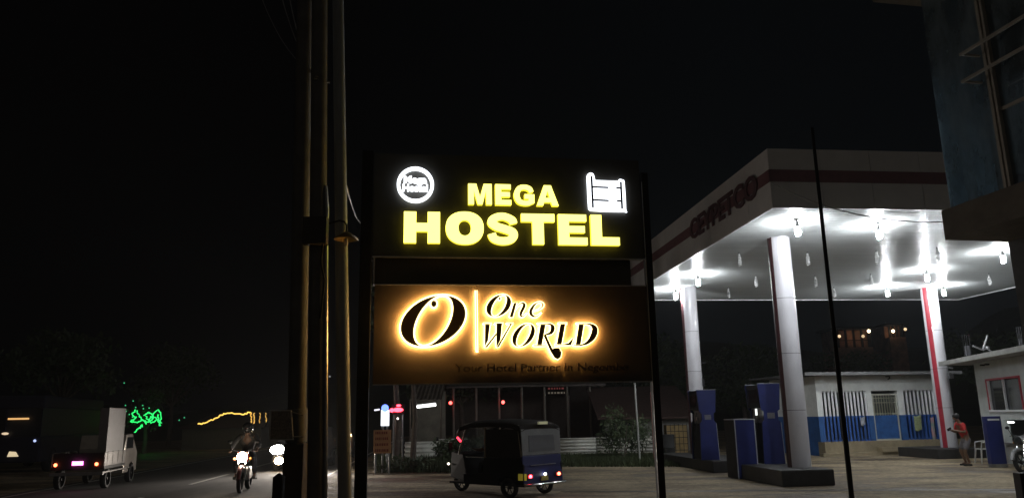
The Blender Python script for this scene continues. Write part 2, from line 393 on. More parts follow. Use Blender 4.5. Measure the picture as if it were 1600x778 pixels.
# ------------------------------------------------------------------ blue and white building
BC = gnd(1285, 712); BA = R_(10)
b = thing('station_shop', 'low white and blue building with barred openings behind the forecourt', 'building', BC, BA)
BW, BD = onp(1486, 630, BC, BA)[0], 3.6
M_bw = mat('limewashed_wall', (.80, .82, .80), .85, var=.18, scale=2, bump=.15)
M_bb = mat('blue_dado_paint', (.03, .12, .36), .7, var=.35, scale=3, bump=.1)
M_base = mat('yellowish_concrete_step', (.34, .28, .18), .85, var=.3, scale=3, bump=.3)
def bl(px, py):  # building-front coordinates
    return onp(px, py, BC, BA)
zb = .52; zm = bl(1300, 650)[1]; zt = bl(1300, 611)[1]; ztop = bl(1300, 587)[1]
xs = [(bl(1284, 630)[0], bl(1355, 630)[0]), (bl(1363, 630)[0], bl(1404, 630)[0]), (bl(1412, 630)[0], bl(1462, 630)[0])]
def frontwall(mb, z0, z1, y0, y1, holes):
    x = 0
    for (a, c_) in holes + [(BW, BW)]:
        if a > x: mb.box(x, a, y0, y1, z0, z1)
        x = c_
g = MB(); frontwall(g, zm, zt, 0, .2, xs); g.box(0, BW, 0, .2, zt, ztop); g.box(0, .2, .2, BD, zm, ztop); g.box(BW - .2, BW, .2, BD, zm, ztop); g.build('white_wall', M_bw, b)
g = MB(); frontwall(g, zb, zm, -.003, .2, xs); g.box(-.003, .2, .2, BD, 0, zm); g.box(BW - .2, BW + .003, .2, BD, 0, zm); g.build('blue_wall', M_bb, b)
g = MB(); g.box(-.0, BW, -.25, .2, 0, zb); g.box(-.25, BW, -.5, -.25, 0, zb * .0 + .12); g.box(xs[1][0] - .2, xs[1][1] + .3, -.6, -.25, .12, zb * .55)
g.build('base_step', M_base, b)
g = MB(); g.box(.2, BW - .2, BD - .15, BD, 0, ztop); g.box(.2, BW - .2, .2, BD, 0, zb - .02); g.build('inner_wall', mat('dim_interior', (.16, .17, .17), .9), b)
g = MB(); g.box(-.75, BW + .2, -.55, BD + .4, ztop + .02, ztop + .09); rf = g.build('roof', mat('dark_sheet_roof', (.10, .10, .10), .6), b)
g = MB(); g.box(-.75, BW + .2, -.60, -.553, ztop + .0, ztop + .12); g.build('roof_edge', mat('grey_roof_edge', (.16, .16, .16), .6), rf)
for i, (a, c_) in enumerate(xs):
    if i == 1: continue
    g = MB(); nb = int((c_ - a) / .16)
    for k in range(nb + 1):
        x = a + .03 + (c_ - a - .06) * k / nb
        g.m = 0; g.box(x - .038, x + .038, .04, .07, zm, zt); g.m = 1; g.box(x - .038, x + .038, .04, .07, zb, zm)
    g.m = 0
    for z in (zt - .04,): g.box(a, c_, .075, .1, z, z + .03)
    g.m = 1; g.box(a, c_, .075, .1, zb + .02, zb + .07); g.box(a, c_, .075, .1, zm - .05, zm)
    g.build('bar_grille', [M_white, mat('blue_bar_paint', (.03, .10, .36), .6)], b)
a, c_ = xs[1]
g = MB(); g.box(a + .02, a + .08, .05, .1, zb, zt - .12); g.box(c_ - .08, c_ - .02, .05, .1, zb, zt - .12); g.box(a + .08, c_ - .08, .05, .1, zt - .18, zt - .12)
g.box(a + .08, c_ - .08, .05, .1, zb + .0, zb + .06); g.build('door_frame', mat('cream_paint', (.5, .5, .42), .6), b)
g = MB(); nb = 9
for k in range(nb): x = a + .12 + (c_ - a - .24) * k / (nb - 1); g.tube([(x, .075, zm), (x, .075, zt - .18)], .012, 6)
for z in (zm + .05, (zm + zt) / 2, zt - .3): g.box(a + .08, c_ - .08, .065, .085, z, z + .025)
dr = g.build('door_grille', mat('cream_bar_paint', (.45, .46, .36), .6), b)
g = MB(); g.box(a + .08, c_ - .08, .06, .09, zb + .06, zm); g.build('door_panel', M_bb, b, bevel=.006)
# side window of the shop
g = MB()
for k in range(7): y = .8 + .2 * k; g.box(-.02, -.005, y, y + .05, zm + .1, zt)
g.build('side_grille', M_bw, b)
g = MB(); px_, pz_ = bl(1384, 588); g.tube([(px_, -.0, pz_), (px_, -.22, pz_), (px_ - .05, -.3, pz_ - .08), (px_ - .14, -.3, pz_ - .12)], .025, 8); g.build('wall_hook_lamp', M_dark, b)
# things hanging on the grille
def hung(name, label, cat, px0, py0, px1, py1, m, wav=.02, y=-.06):
    x0, z0 = bl(px0, py0); x1, z1 = bl(px1, py1); g = MB(); n = 8; vs = []
    for j in range(n + 1):
        for i in range(n + 1):
            u, v = i / n, j / n; vs.append((x0 + (x1 - x0) * u * (1 - .12 * v), y + wav * math.sin(u * 7 + v * 2), z0 + (z1 - z0) * v - .03 * math.sin(u * 5)))
    top = g.add(vs, [(j * (n + 1) + i, j * (n + 1) + i + 1, (j + 1) * (n + 1) + i + 1, (j + 1) * (n + 1) + i) for j in range(n) for i in range(n)])
    o = g.build(name, m, smooth=True); o.location = BC; o.rotation_euler.z = BA
    md = o.modifiers.new('thick', 'SOLIDIFY'); md.thickness = .006
    return tag(o, label, cat)
hung('paper_notice', 'pale green paper notice hung on the right barred opening', 'notice', 1426, 649, 1441, 672, mat('green_paper', (.42, .5, .26), .8, var=.4, scale=14), .008)
hung('cloth', 'small pale grey rag hanging on the left barred opening', 'cloth', 1343, 651, 1352, 664, mat('grey_rag', (.4, .42, .48), .9))
hung('towel', 'pink and green towel hanging left of the red striped column', 'towel', 1452, 651, 1463, 690, mat('pink_green_towel', (.4, .2, .24), .9, c2=(.1, .25, .2), scale=3), .03)

# ------------------------------------------------------------------ office building at the right
OA_dir = R_(12)          # wall runs away from the viewer along this heading
OC = Vector((15.65, 26.4, 0))
# local x runs towards the viewer along the wall, local y goes into the office
OR = math.atan2(-math.cos(OA_dir), -math.sin(OA_dir))
def ol(px, py): return onp(px, py, OC, OR)
o_ = thing('office_building', 'small off-white station office with red framed window and flat concrete roof', 'building', OC, OR)
wx0, wz1 = ol(1540, 592); wx1, _ = ol(1594, 592); _, wz0 = ol(1560, 640)
OH = 3.17; OL = 9
M_off = mat('off_white_plaster', (.5, .53, .52), .8, var=.15, scale=2, bump=.1)
cx0, cz1 = ol(1566, 655); cx1 = 5.5; cz0 = ol(1575, 690)[1]
g = MB(); g.box(0, wx0, 0, .2, 0, OH); g.box(wx0, cx0, 0, .2, 0, wz0); g.box(cx0, cx1, 0, .2, cz1, wz0); g.box(wx0, wx1, 0, .2, wz1, OH); g.box(wx1, OL, 0, .2, wz0, OH)
g.box(cx0, cx1, 0, .2, 0, cz0); g.box(cx1, OL, 0, .2, 0, wz0)
g.box(0, .2, .2, 5, 0, OH); g.box(.2, OL, 4.8, 5, 0, OH); g.build('wall', M_off, o_)
g = MB(); g.box(-1.3, OL, -.7, 5.3, OH + .01, OH + .16); g.build('roof_slab', mat('roof_concrete', (.34, .34, .32), .8, var=.3, scale=3, bump=.2), o_)
g = MB()
for (a0, a1, z0, z1) in ((wx0, wx1, wz1 - .06, wz1), (wx0, wx0 + .07, wz0, wz1 - .06), (wx1 - .07, wx1, wz0, wz1 - .06)): g.box(a0, a1, -.03, .06, z0, z1)
wf = g.build('window_frame', M_red, o_)
g = MB(); m_ = (wx0 + wx1) / 2
for (a0, a1) in ((wx0 + .07, wx0 + .14), (m_ - .03, m_ + .03)): g.box(a0, a1, -.01, .05, wz0, wz1 - .06)
g.box(wx0, wx1, -.04, .06, wz0 - .06, wz0 - .003); g.build('sash', M_white, wf)
g = MB(); g.box(wx0 + .02, wx1 - .02, .06, .075, wz0, wz1 - .02); g.build('pane', M_glassdark, wf)
g = MB(); g.box(cx0, cx1, .8, .85, 0, 2); g.build('counter_back', M_dark, o_)
g = MB(); g.box(cx0 - .05, cx1, -.15, .3, cz0 - .05, cz0 - .002); g.build('counter_shelf', M_steel, o_)
g = MB(); g.tube([(cx0 + .15, .1, cz1 - .08), (cx0 + .55, .1, cz1 - .08)], .025, 8); g.build('tube_light', light_mat('counter_tube', (.95, 1, .95), 5), o_)
g = MB(); g.box(.9, 1.0, -.12, -.003, OH - .13, OH - .08); g.box(1.3, 1.4, -.12, -.003, OH - .13, OH - .08); g.build('bracket', M_dark, o_)
# starter bars on the roof and the bent antenna
def stub(px0, px1, pyt, pyb, label, Y):
    p = at((px0 + px1) / 2, pyb, Y); q = at((px0 + px1) / 2, pyt, Y); wdt = (px1 - px0) / F * Y
    t = thing('column_stub', label, 'rebar stub', (p.x, p.y, OH + .16), 0, 'unfinished column stubs on the office roof')
    g = MB(); g.box(-wdt * .3, wdt * .3, -wdt * .3, wdt * .3, 0, (q.z - OH - .16) * .55); g.build('concrete_stub', mat('grey_stub', (.10, .10, .11), .9), t)
    for sx_ in (-1, 1):
        for sy_ in (-1, 1):
            g = MB(); g.tube([(sx_ * wdt * .4, sy_ * wdt * .4, .1), (sx_ * wdt * .42, sy_ * wdt * .4, q.z - OH - .16)], .012, 6); g.build('rebar', M_dark, t)
stub(1510, 1518, 522, 563, 'thin unfinished column stub at the far corner of the office roof', 26.7)
stub(1595, 1600, 510, 552, 'thin unfinished column stub at the right frame edge on office roof', 23.8)
t = thing('antenna', 'bent metal antenna lying on the office roof', 'antenna', (at(1550, 560, 25.8)[0], 25.8, OH + .16), 0)
def a_(px, py): q = at(px, py, 25.8); return (q.x - t.location.x, 0, q.z - OH - .16)
for pts, nm in (([(1520, 540), (1535, 546)], 'arm'), ([(1536, 545), (1543, 524)], 'arm'), ([(1536, 546), (1543, 544), (1559, 558)], 'mast')):
    g = MB(); g.tube([a_(*p) for p in pts], .03, 8); g.build(nm, M_steel, t)
g = MB(); q = a_(1543, 543); g.ball(q, .07); g.build('joint', M_steel, t)
# blue locker
q = at(1557, 711, 23.2)
t = thing('blue_locker', 'tall narrow blue cabinet standing against the office wall', 'cabinet', (q.x, q.y, 0), 0)
g = MB(); g.box(-.22, .22, -.1, .1, .1, 1.45); g.build('locker_body', M_blue, t, bevel=.01)
g = MB(); g.box(-.22, .22, -.1, .1, 0, .097); g.build('plinth', M_conc, t)
g = MB(); g.box(-.17, .17, -.112, -.104, 1.33, 1.38); g.build('name_plate', M_white, t)

# ------------------------------------------------------------------ corner building with glass front, right foreground
def place_cb():
    O = at(1477, 375, 12.0); O.z = 0; ang = math.atan2(-.98, .19)
    t = thing('corner_building', 'dark glass fronted upper storey with concrete ledge at the right frame edge', 'building', O, ang)
    def q(px, py): return onp(px, py, O, ang)
    z0 = q(1477, 375)[1]; z1 = q(1472, 329)[1]
    M_led = mat('brown_grey_render', (.16, .14, .115), .8, var=.3, scale=3, bump=.2)
    g = MB(); g.box(0, 9, 0, 6, z0, z1); g.build('floor_slab', M_led, t)
    g = MB(); g.box(.0, 9, 1.17, 1.4, 0, z0); g.box(0, .25, 1.4, 6, 0, z0); g.build('lower_wall', mat('dark_render', (.08, .08, .08), .8), t)
    zt_ = 8.62; xm = q(1570, 290)[0]; x0 = q(1480, 322)[0]
    gm = bpy.data.materials.new('smeared_glass'); gm.use_nodes = True; T = gm.node_tree; T.nodes.clear(); Ln = T.links.new
    out = T.nodes.new('ShaderNodeOutputMaterial'); tr = T.nodes.new('ShaderNodeBsdfTransparent'); tr.inputs[0].default_value = (.55, .62, .66, 1)
    gl = T.nodes.new('ShaderNodeBsdfGlossy'); gl.inputs['Roughness'].default_value = .06; gl.inputs[0].default_value = (.8, .9, 1, 1)
    df = T.nodes.new('ShaderNodeBsdfDiffuse'); df.inputs[0].default_value = (.48, .57, .62, 1)
    tl = T.nodes.new('ShaderNodeBsdfTranslucent'); tl.inputs[0].default_value = (.45, .56, .62, 1)
    tcx = T.nodes.new('ShaderNodeTexCoord'); mp_ = T.nodes.new('ShaderNodeMapping'); mp_.inputs['Scale'].default_value = (1.6, 1, .7)
    nz = T.nodes.new('ShaderNodeTexNoise'); nz.inputs['Scale'].default_value = 1.3; nz.inputs['Detail'].default_value = 7; nz.inputs['Roughness'].default_value = .6
    rg = T.nodes.new('ShaderNodeMapRange'); rg.inputs[1].default_value = .35; rg.inputs[2].default_value = .75; rg.inputs[3].default_value = .15; rg.inputs[4].default_value = .75
    Ln(tcx.outputs['Object'], mp_.inputs[0]); Ln(mp_.outputs[0], nz.inputs['Vector']); Ln(nz.outputs['Fac'], rg.inputs[0])
    s1 = T.nodes.new('ShaderNodeMixShader'); s1.inputs[0].default_value = .22; Ln(tr.outputs[0], s1.inputs[1]); Ln(gl.outputs[0], s1.inputs[2])
    s0 = T.nodes.new('ShaderNodeMixShader'); s0.inputs[0].default_value = .6; Ln(df.outputs[0], s0.inputs[1]); Ln(tl.outputs[0], s0.inputs[2])
    s2 = T.nodes.new('ShaderNodeMixShader'); Ln(rg.outputs[0], s2.inputs[0]); Ln(s1.outputs[0], s2.inputs[1]); Ln(s0.outputs[0], s2.inputs[2]); Ln(s2.outputs[0], out.inputs[0])
    g = MB(); g.box(x0, xm - .03, .06, .07, z1, zt_); g.build('glass_pane', gm, t)
    g = MB(); g.box(xm + .1, xm + 1.6, .06, .07, z1, z1 + 1.15); g.build('glass_pane', gm, t)
    g = MB(); g.box(xm + .1, 9, .06, .07, z1 + 1.2, zt_); g.build('glass_pane', gm, t)
    g = MB(); g.box(x0 - .01, x0 + .0, .08, 1.0, z1, zt_); g.build('end_glass', gm, t)
    M_al = mat('aluminium_frame', (.5, .47, .42), .45, metal=.2, var=.2)
    for xx_, ww in ((xm + .0, .05), (xm + .08, .04)):
        g = MB(); g.box(xx_ - ww / 2, xx_ + ww / 2, .0, .12, z1 + .002, zt_ - .002); g.build('mullion', M_al, t)
    g = MB(); g.box(xm + .1, 9, .03, .1, z1 + 1.15, z1 + 1.2); g.build('transom', M_al, t)
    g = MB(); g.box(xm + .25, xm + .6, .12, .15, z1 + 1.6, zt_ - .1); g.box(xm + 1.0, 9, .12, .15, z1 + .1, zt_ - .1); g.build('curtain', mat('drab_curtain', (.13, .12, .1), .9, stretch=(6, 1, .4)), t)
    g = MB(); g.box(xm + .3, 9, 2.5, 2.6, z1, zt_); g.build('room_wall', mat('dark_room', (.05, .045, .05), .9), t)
    # rails standing off the glass, ending in returns
    for (pa, pb, nm) in (((1500, 86), (1640, 14), 'rail'), ((1503, 128), (1640, 46), 'rail')):
        OO = O - Vector((math.sin(-ang), math.cos(-ang), 0)) * .0
        off = .33; O2 = O + Vector((math.sin(ang), -math.cos(ang), 0)) * off
        a1, za = onp(pa[0], pa[1], O2, ang); a2, zb_ = onp(pb[0], pb[1], O2, ang)
        g = MB(); g.box(a1, 9, -off - .02, -off + .02, za - .025, za + .015); rl = g.build(nm, M_al, t)
        g = MB(); g.box(a1, a1 + .03, -off + .02, .0, za - .02, za + .01); g.build('return_bracket', M_al, rl)
    g = MB(); g.box(-.25, 9, -.55, 6, zt_, zt_ + .35); g.build('upper_slab', M_led, t)
place_cb()

# ------------------------------------------------------------------ sign: letter shapes
def ell(cx, cy, a, b, k=0., n=48, p=2.0):
    out = []
    for i in range(n):
        t = 2 * math.pi * i / n; c_, s_ = math.cos(t), math.sin(t)
        x = math.copysign(abs(c_) ** (2 / p), c_); y = math.copysign(abs(s_) ** (2 / p), s_)
        out.append((cx + a * x + k * y, cy + b * y))
    return out
def smooth_path(pts, n=6):
    out = []; P = [pts[0]] + list(pts) + [pts[-1]]
    for i in range(1, len(P) - 2):
        for j in range(n):
            t = j / n; q = []
            for c_ in range(len(pts[0])):
                a, b, c2, d = P[i - 1][c_], P[i][c_], P[i + 1][c_], P[i + 2][c_]
                q.append(.5 * ((2 * b) + (-a + c2) * t + (2 * a - 5 * b + 4 * c2 - d) * t * t + (-a + 3 * b - 3 * c2 + d) * t ** 3))
            out.append(tuple(q))
    out.append(tuple(pts[-1])); return out
def stroke(pts, sx_=1.):
    P = smooth_path(pts); L_, R2 = [], []
    for i, p in enumerate(P):
        a = P[max(0, i - 1)]; b = P[min(len(P) - 1, i + 1)]; dx, dy = b[0] - a[0], b[1] - a[1]; l = math.hypot(dx, dy) or 1
        nx_, ny_ = -dy / l, dx / l; w_ = p[2] / 2
        L_.append((p[0] + nx_ * w_ * sx_, p[1] + ny_ * w_)); R2.append((p[0] - nx_ * w_ * sx_, p[1] - ny_ * w_))
    return Strk(L_ + R2[::-1])
GL = {
 'H': [[[(0,0),(.34,0),(.34,.37),(.66,.37),(.66,0),(1,0),(1,1),(.66,1),(.66,.64),(.34,.64),(.34,1),(0,1)]]],
 'O': [[ell(.5,.5,.5,.53,p=2.25), ell(.5,.5,.165,.25,p=2.2)]],
 'S': [[stroke([(.86,.66,.22),(.80,.79,.24),(.52,.90,.23),(.25,.84,.24),(.155,.70,.26),(.30,.57,.25),(.56,.49,.25),(.80,.40,.26),(.845,.26,.26),(.73,.13,.24),(.47,.095,.24),(.22,.17,.24),(.14,.33,.24)], 1.12)]],
 'T': [[[(.33,0),(.67,0),(.67,.74),(1,.74),(1,1),(0,1),(0,.74),(.33,.74)]]],
 'E': [[[(0,0),(1,0),(1,.24),(.37,.24),(.37,.40),(.92,.40),(.92,.62),(.37,.62),(.37,.77),(.98,.77),(.98,1),(0,1)]]],
 'L': [[[(0,0),(1,0),(1,.26),(.38,.26),(.38,1),(0,1)]]],
 'M': [[[(0,0),(.24,0),(.24,.68),(.4,0),(.6,0),(.76,.68),(.76,0),(1,0),(1,1),(.66,1),(.5,.36),(.34,1),(0,1)]]],
 'G': [[stroke([(.86,.64,.22),(.76,.82,.24),(.5,.89,.23),(.25,.80,.25),(.14,.5,.28),(.25,.2,.25),(.52,.105,.22),(.76,.13,.22),(.86,.24,.2)])], [[(.52,.32),(.52,.54),(1,.54),(1,.12),(.86,.06),(.72,.2),(.72,.32)]]],
 'A': [[[(0,0),(.29,0),(.34,.17),(.66,.17),(.71,0),(1,0),(.66,1),(.34,1)], [(.40,.38),(.60,.38),(.5,.74)]]],
}
SO = Vector((0, 7.0, 0)); SA = R_(8)
sg = thing('hostel_signboard', 'tall post mounted signboard with glowing yellow HOSTEL letters above halo lit brown panel', 'sign', SO, SA)
def S(px, py): return onp(px, py, SO, SA)
M_pan_up = mat('black_sign_panel', (.065, .062, .055), .5, var=.25, scale=3)
M_pan_lo = mat('brown_sign_panel', (.056, .040, .027), .5, var=.25, scale=4)
M_yel = light_mat('yellow_led_acrylic', (1.0, .92, .17), 2.8)
M_yels = light_mat('yellow_acrylic_side', (1.0, .80, .04), 1.1)
M_wled = light_mat('white_led_acrylic', (.88, .93, 1.0), 2.6)
M_halo = light_mat('warm_led', (1.0, .54, .15), 185)
M_addglow = light_mat('added_halo_glow', (1.0, .80, .36), 3.8)
M_brz = mat('bronze_letter_face', (.34, .17, .05), .5, metal=.1, var=.1)
g = MB(); g.box(-1.285, 1.27, .0, .10, 3.145, 4.13); g.build('upper_panel', M_pan_up, sg)
g = MB(); g.box(-1.258, 1.272, .0, .10, 1.995, 2.885); g.build('lower_panel', M_pan_lo, sg)
g = MB(); g.box(-1.285, 1.15, .06, .10, 2.887, 3.143); g.build('backing_panel', mat('recess_sheet', (.06, .05, .03), .5), sg)
g = MB(); g.box(-1.275, -1.262, -.01, .05, 2.887, 3.143); g.box(-1.285, 1.275, -.02, .0, 3.132, 3.144); g.box(-1.258, 1.272, -.02, -.002, 1.985, 1.997); g.box(-1.2585, 1.272, -.012, -.002, 2.877, 2.887); g.build('trim_strip', M_steel, sg)
g = MB(); g.box(-1.395, -1.29, -.02, .09, 0, 4.15); g.build('post', M_dark, sg, bevel=.006)
g = MB(); g.box(1.283, 1.35, -.02, .06, 0, 4.0); g.build('post', M_dark, sg, bevel=.006)
g = MB(); g.tube([(1.28, -.03, .9), (1.28, -.03, 3.9)], .004, 6); g.build('cable', M_steel, sg)
def letter(ch, a0, a1, z0, z1, sh=0.):
    g = MB()
    for i, piece in enumerate(GL[ch]):
        loops = [type(lp)([(a0 + (a1 - a0) * x + sh * y, z0 + (z1 - z0) * y) for x, y in lp]) for lp in piece]
        g.m = 0; g.prism(loops, -.055 - i * .0004, -.051 - i * .0004); g.m = 1; g.prism(loops, -.050 + i * .0004, -.004)
    return g.build('letter', [M_yel, M_yels], sg)
for ch, a0, a1 in (('H', -1.004, -.674), ('O', -.621, -.269), ('S', -.236, .052), ('T', .085, .402), ('E', .437, .714), ('L', .752, 1.026)): letter(ch, a0, a1, 3.262, 3.556)
for ch, a0, a1 in (('M', -.411, -.190), ('E', -.156, -.006), ('G', .020, .215), ('A', .238, .447)): letter(ch, a0, a1, 3.638, 3.837)
# round emblem with two lines of text
g = MB(); g.prism([ell(-.902, 3.822, .171, .172), ell(-.902, 3.822, .142, .143)], -.04, -.004); g.build('emblem_ring', M_wled, sg)
M_wtx = light_mat('white_led_text', (.9, .94, 1.0), 2.2)
for s_, z_, wd_ in (('Mega', 3.842, .215), ('Hostel', 3.762, .235)):
    text_obj('emblem_text', s_, .088, M_wtx, sg, (-.903, -.024, z_), fit=wd_, ext=.012, off=.0045)
# bunk bed emblem
def zp(ox, oy, s): return lambda x, y: S(ox + x / s, oy + y / s)
q = zp(900, 255, 8.64)
shape = smooth_path([(140,200),(150,160),(190,142),(230,165),(250,235),(300,243),(545,250),(575,228),(622,238),(645,285),(665,630),(645,664),(230,652),(180,632),(160,590),(140,200)], 4)[:-1]
g = MB(); g.prism([[q(x, y) for x, y in shape]], -.03, -.004); bd = g.build('bunk_bed_emblem', M_wled, sg)
g = MB(); M_bar = mat('navy_bar', (.035, .04, .075), .6)
def bar(i, x0, y0, x1, y1, wd_):
    l = math.hypot(x1 - x0, y1 - y0); nx_, ny_ = -(y1 - y0) / l * wd_ / 2, (x1 - x0) / l * wd_ / 2
    g.prism([[q(x0 + nx_, y0 + ny_), q(x1 + nx_, y1 + ny_), q(x1 - nx_, y1 - ny_), q(x0 - nx_, y0 - ny_)]], -.036 - i * .0005, -.0305)
bar(0, 198, 190, 218, 612, 26); bar(1, 592, 265, 610, 628, 26); bar(2, 215, 334, 425, 344, 22); bar(3, 222, 508, 430, 520, 22)
bar(4, 530, 348, 595, 350, 22); bar(5, 540, 522, 600, 526, 22); bar(6, 262, 286, 325, 290, 10); bar(7, 268, 460, 328, 463, 8)
g.build('bed_bars', M_bar, bd)

# halo lit letters (bronze faces with light strips behind)
def halo(pieces, name='halo_letter', inset=0):
    f, e, c_ = MB(), MB(), MB()
    for i, lp in enumerate(pieces):
        d = i * .0006
        f.prism(lp, -.056 - d, -.050 + d); e.prism(lp, -.034 + d, -.034 + d)
        for lo in lp: c_.tube([(x, -.049, z) for x, z in lo], .0105 if max(p[0] for p in lp[0]) < -.36 else .008, 6, closed=True)  # glowing outline added to thicken the halo and light the letter faces
    o = f.build(name, M_brz, sg)
    e.build('light_strip', M_halo, o); c_.build('added_glow_outline', M_addglow, o, smooth=True); return o
def T2(fn, *loops): return [type(lp)([fn(*p[:2]) for p in lp]) for lp in loops]
q = zp(605, 445, 6.486)
halo([T2(q, ell(463, 372, 319, 263, -95, 64), ell(465, 370, 168, 250, -96, 56)), T2(q, ell(470, 200, 33, 38, 0, 20))])
q = zp(740, 445, 5.762)
halo([T2(q, [(12, 58), (23, 58), (31, 606), (20, 606)])], 'divider_bar')
W = lambda *l: T2(q, *l)
halo([W(ell(220, 194, 107, 101, -35), ell(222, 194, 56, 94, -40)), W(ell(228, 132, 11, 12, 0, 14))])                                  # O
halo([W([(352, 172), (382, 166), (348, 298), (314, 298)]), W(stroke([(362, 242, 5), (386, 205, 7), (420, 174, 12), (446, 180, 24), (444, 205, 28), (420, 255, 27), (418, 284, 20), (440, 290, 10), (470, 262, 5)]))])   # n
halo([W(stroke([(520, 242, 6), (566, 233, 8), (602, 211, 13), (614, 187, 19), (600, 167, 12), (572, 166, 10), (536, 190, 22), (508, 236, 31), (508, 268, 30), (530, 289, 20), (562, 289, 12), (600, 258, 6)]))])   # e
halo([W([(96, 356), (144, 356), (126, 505), (93, 568)]), W([(93, 568), (116, 568), (214, 440), (214, 415)]), W([(200, 356), (250, 356), (236, 500), (198, 568)]), W([(200, 568), (222, 562), (338, 358), (322, 358)]),
      W([(80, 351), (162, 351), (160, 359), (80, 359)]), W([(180, 351), (264, 351), (262, 359), (180, 359)]), W([(290, 351), (354, 351), (352, 359), (290, 359)])])   # W
halo([W(ell(442, 458, 96, 106, -38), ell(443, 458, 50, 98, -42))])          # O
halo([W([(592, 356), (642, 356), (606, 550), (560, 550)]), W([(566, 351), (640, 351), (640, 359), (566, 359)]), W([(528, 546), (636, 546), (634, 556), (528, 556)]),
      W(stroke([(628, 356, 9), (680, 361, 16), (702, 392, 38), (686, 436, 28), (630, 455, 9)])),
      W([(618, 456), (642, 452), (662, 500), (700, 580), (725, 570), (760, 572), (780, 610), (774, 652), (748, 674), (718, 660), (684, 606), (650, 530)])])   # R with drop tail
halo([W([(770, 355), (818, 355), (782, 545), (735, 545)]), W([(750, 349), (834, 349), (832, 357), (750, 357)]), W([(722, 547), (865, 547), (888, 488), (878, 488), (842, 528), (784, 540), (722, 540)])])   # L
halo([W([(935, 355), (984, 355), (952, 548), (905, 548)]), W([(912, 350), (985, 350), (985, 358), (912, 358)]), W([(888, 545), (960, 545), (960, 554), (888, 554)]),
      W(stroke([(965, 355, 9), (1035, 361, 16), (1076, 398, 48), (1064, 465, 52), (1012, 525, 28), (945, 549, 9)]))])   # D
text_obj('tagline', 'Your Hotel Partner In Negombo', .1, mat('dull_bronze_letters', (.035, .02, .015), .4), sg, (.262, -.02, 2.095), fit=1.6, ext=.012, off=.001)

# ------------------------------------------------------------------ foreground poles, wires, cables
M_pole = mat('weathered_concrete_pole', (.15, .147, .145), .7, var=.3, scale=6, bump=.2)
M_ppole = mat('painted_steel_pole', (.30, .33, .37), .5, var=.3, scale=6, stretch=(1, 1, .3))
def px_w(w_, Y): return w_ / F * Y / 2
P1 = at(469, 400, 6.3); P2 = at(497, 400, 6.15); P3 = at(534, 400, 6.3)
t = thing('utility_pole', 'dark round concrete pole, leftmost of the three close poles, widening at its foot', 'pole', (P1.x, P1.y, 0), 0, 'poles standing close together left of the sign')
g = MB(); g.tube([(.066, 0, 0), (0, 0, 3), (-.132, 0, 9)], [.075, .072, .062], 20); g.build('pole_shaft', M_pole, t, smooth=True)
g = MB(); g.box(-.045, .115, -.09, .09, 0, 1.52); g.build('concrete_footing', mat('rough_footing', (.10, .085, .07), .9, bump=.4), t, bevel=.01)
g = MB(); g.lathe([(.085, 1.53), (.085, 1.78), (.077, 1.79)], (.03, 0, 0), 16); g.build('clamp_band', M_pole, t, smooth=True)
t2 = thing('utility_pole', 'dark middle pole of the three close poles carrying the junction box', 'pole', (P2.x, P2.y, 0), 0, 'poles standing close together left of the sign')
g = MB(); g.tube([(.09, 0, 0), (-.18, 0, 9)], [.072, .066], 20); g.build('pole_shaft', M_pole, t2, smooth=True)
g = MB(); g.tube([(.162, -.02, 0), (.064, -.02, 3.2), (.065, -.02, 3.4), (.045, -.02, 3.6)], .018, 8); g.build('conduit', M_steel, t2, smooth=True)
g = MB(); zb1 = at(497, 384, 6.1).z; zb2 = at(497, 342, 6.1).z; g.box(-.1, .095, -.14, -.05, zb1, zb2); jb = g.build('junction_box', mat('dark_box', (.06, .055, .045), .6), t2, bevel=.008)
g = MB(); g.tube([(.06, -.11, zb1), (.05, -.1, zb1 - .15), (.085, -.1, zb1 - .3), (.055, -.08, zb1 - .6)], .008, 6); g.build('loose_wire', M_black, t2)
t3 = thing('steel_pole', 'grey metal pole, rightmost of the three close poles beside the sign', 'pole', (P3.x, P3.y, 0), R_(0), 'poles standing close together left of the sign')
g = MB(); g.tube([(.129, 0, 0), (0, 0, 3.0), (-.258, 0, 9)], [.056, .053, .046], 20); g.build('pole_shaft', M_ppole, t3, smooth=True)
# hooded lamp on a curved arm
HL = at(541, 372, 6.15)
t = thing('hooded_lamp', 'unlit dish shaded lamp on a short curved arm fixed to the poles', 'lamp', (HL.x, HL.y, HL.z), 0)
g = MB(); g.tube([(-.17, .05, .135), (-.06, .0, .15), (-.02, 0, .14), (0, 0, .11), (0, 0, .04)], .008, 8); g.build('arm', M_dark, t, smooth=True)
g = MB(); g.lathe([(.008, .055), (.03, .045), (.095, .0), (.1, -.012), (.094, -.01), (.028, .035), (.008, .045)], n=24); g.build('shade', mat('brass_shade', (.25, .17, .07), .4, metal=.3), t, smooth=True)
g = MB(); g.lathe([(.004, .0), (.014, -.005), (.016, -.05), (.01, -.065), (.002, -.068)], n=12); g.build('bulb', M_bulboff, t, smooth=True)
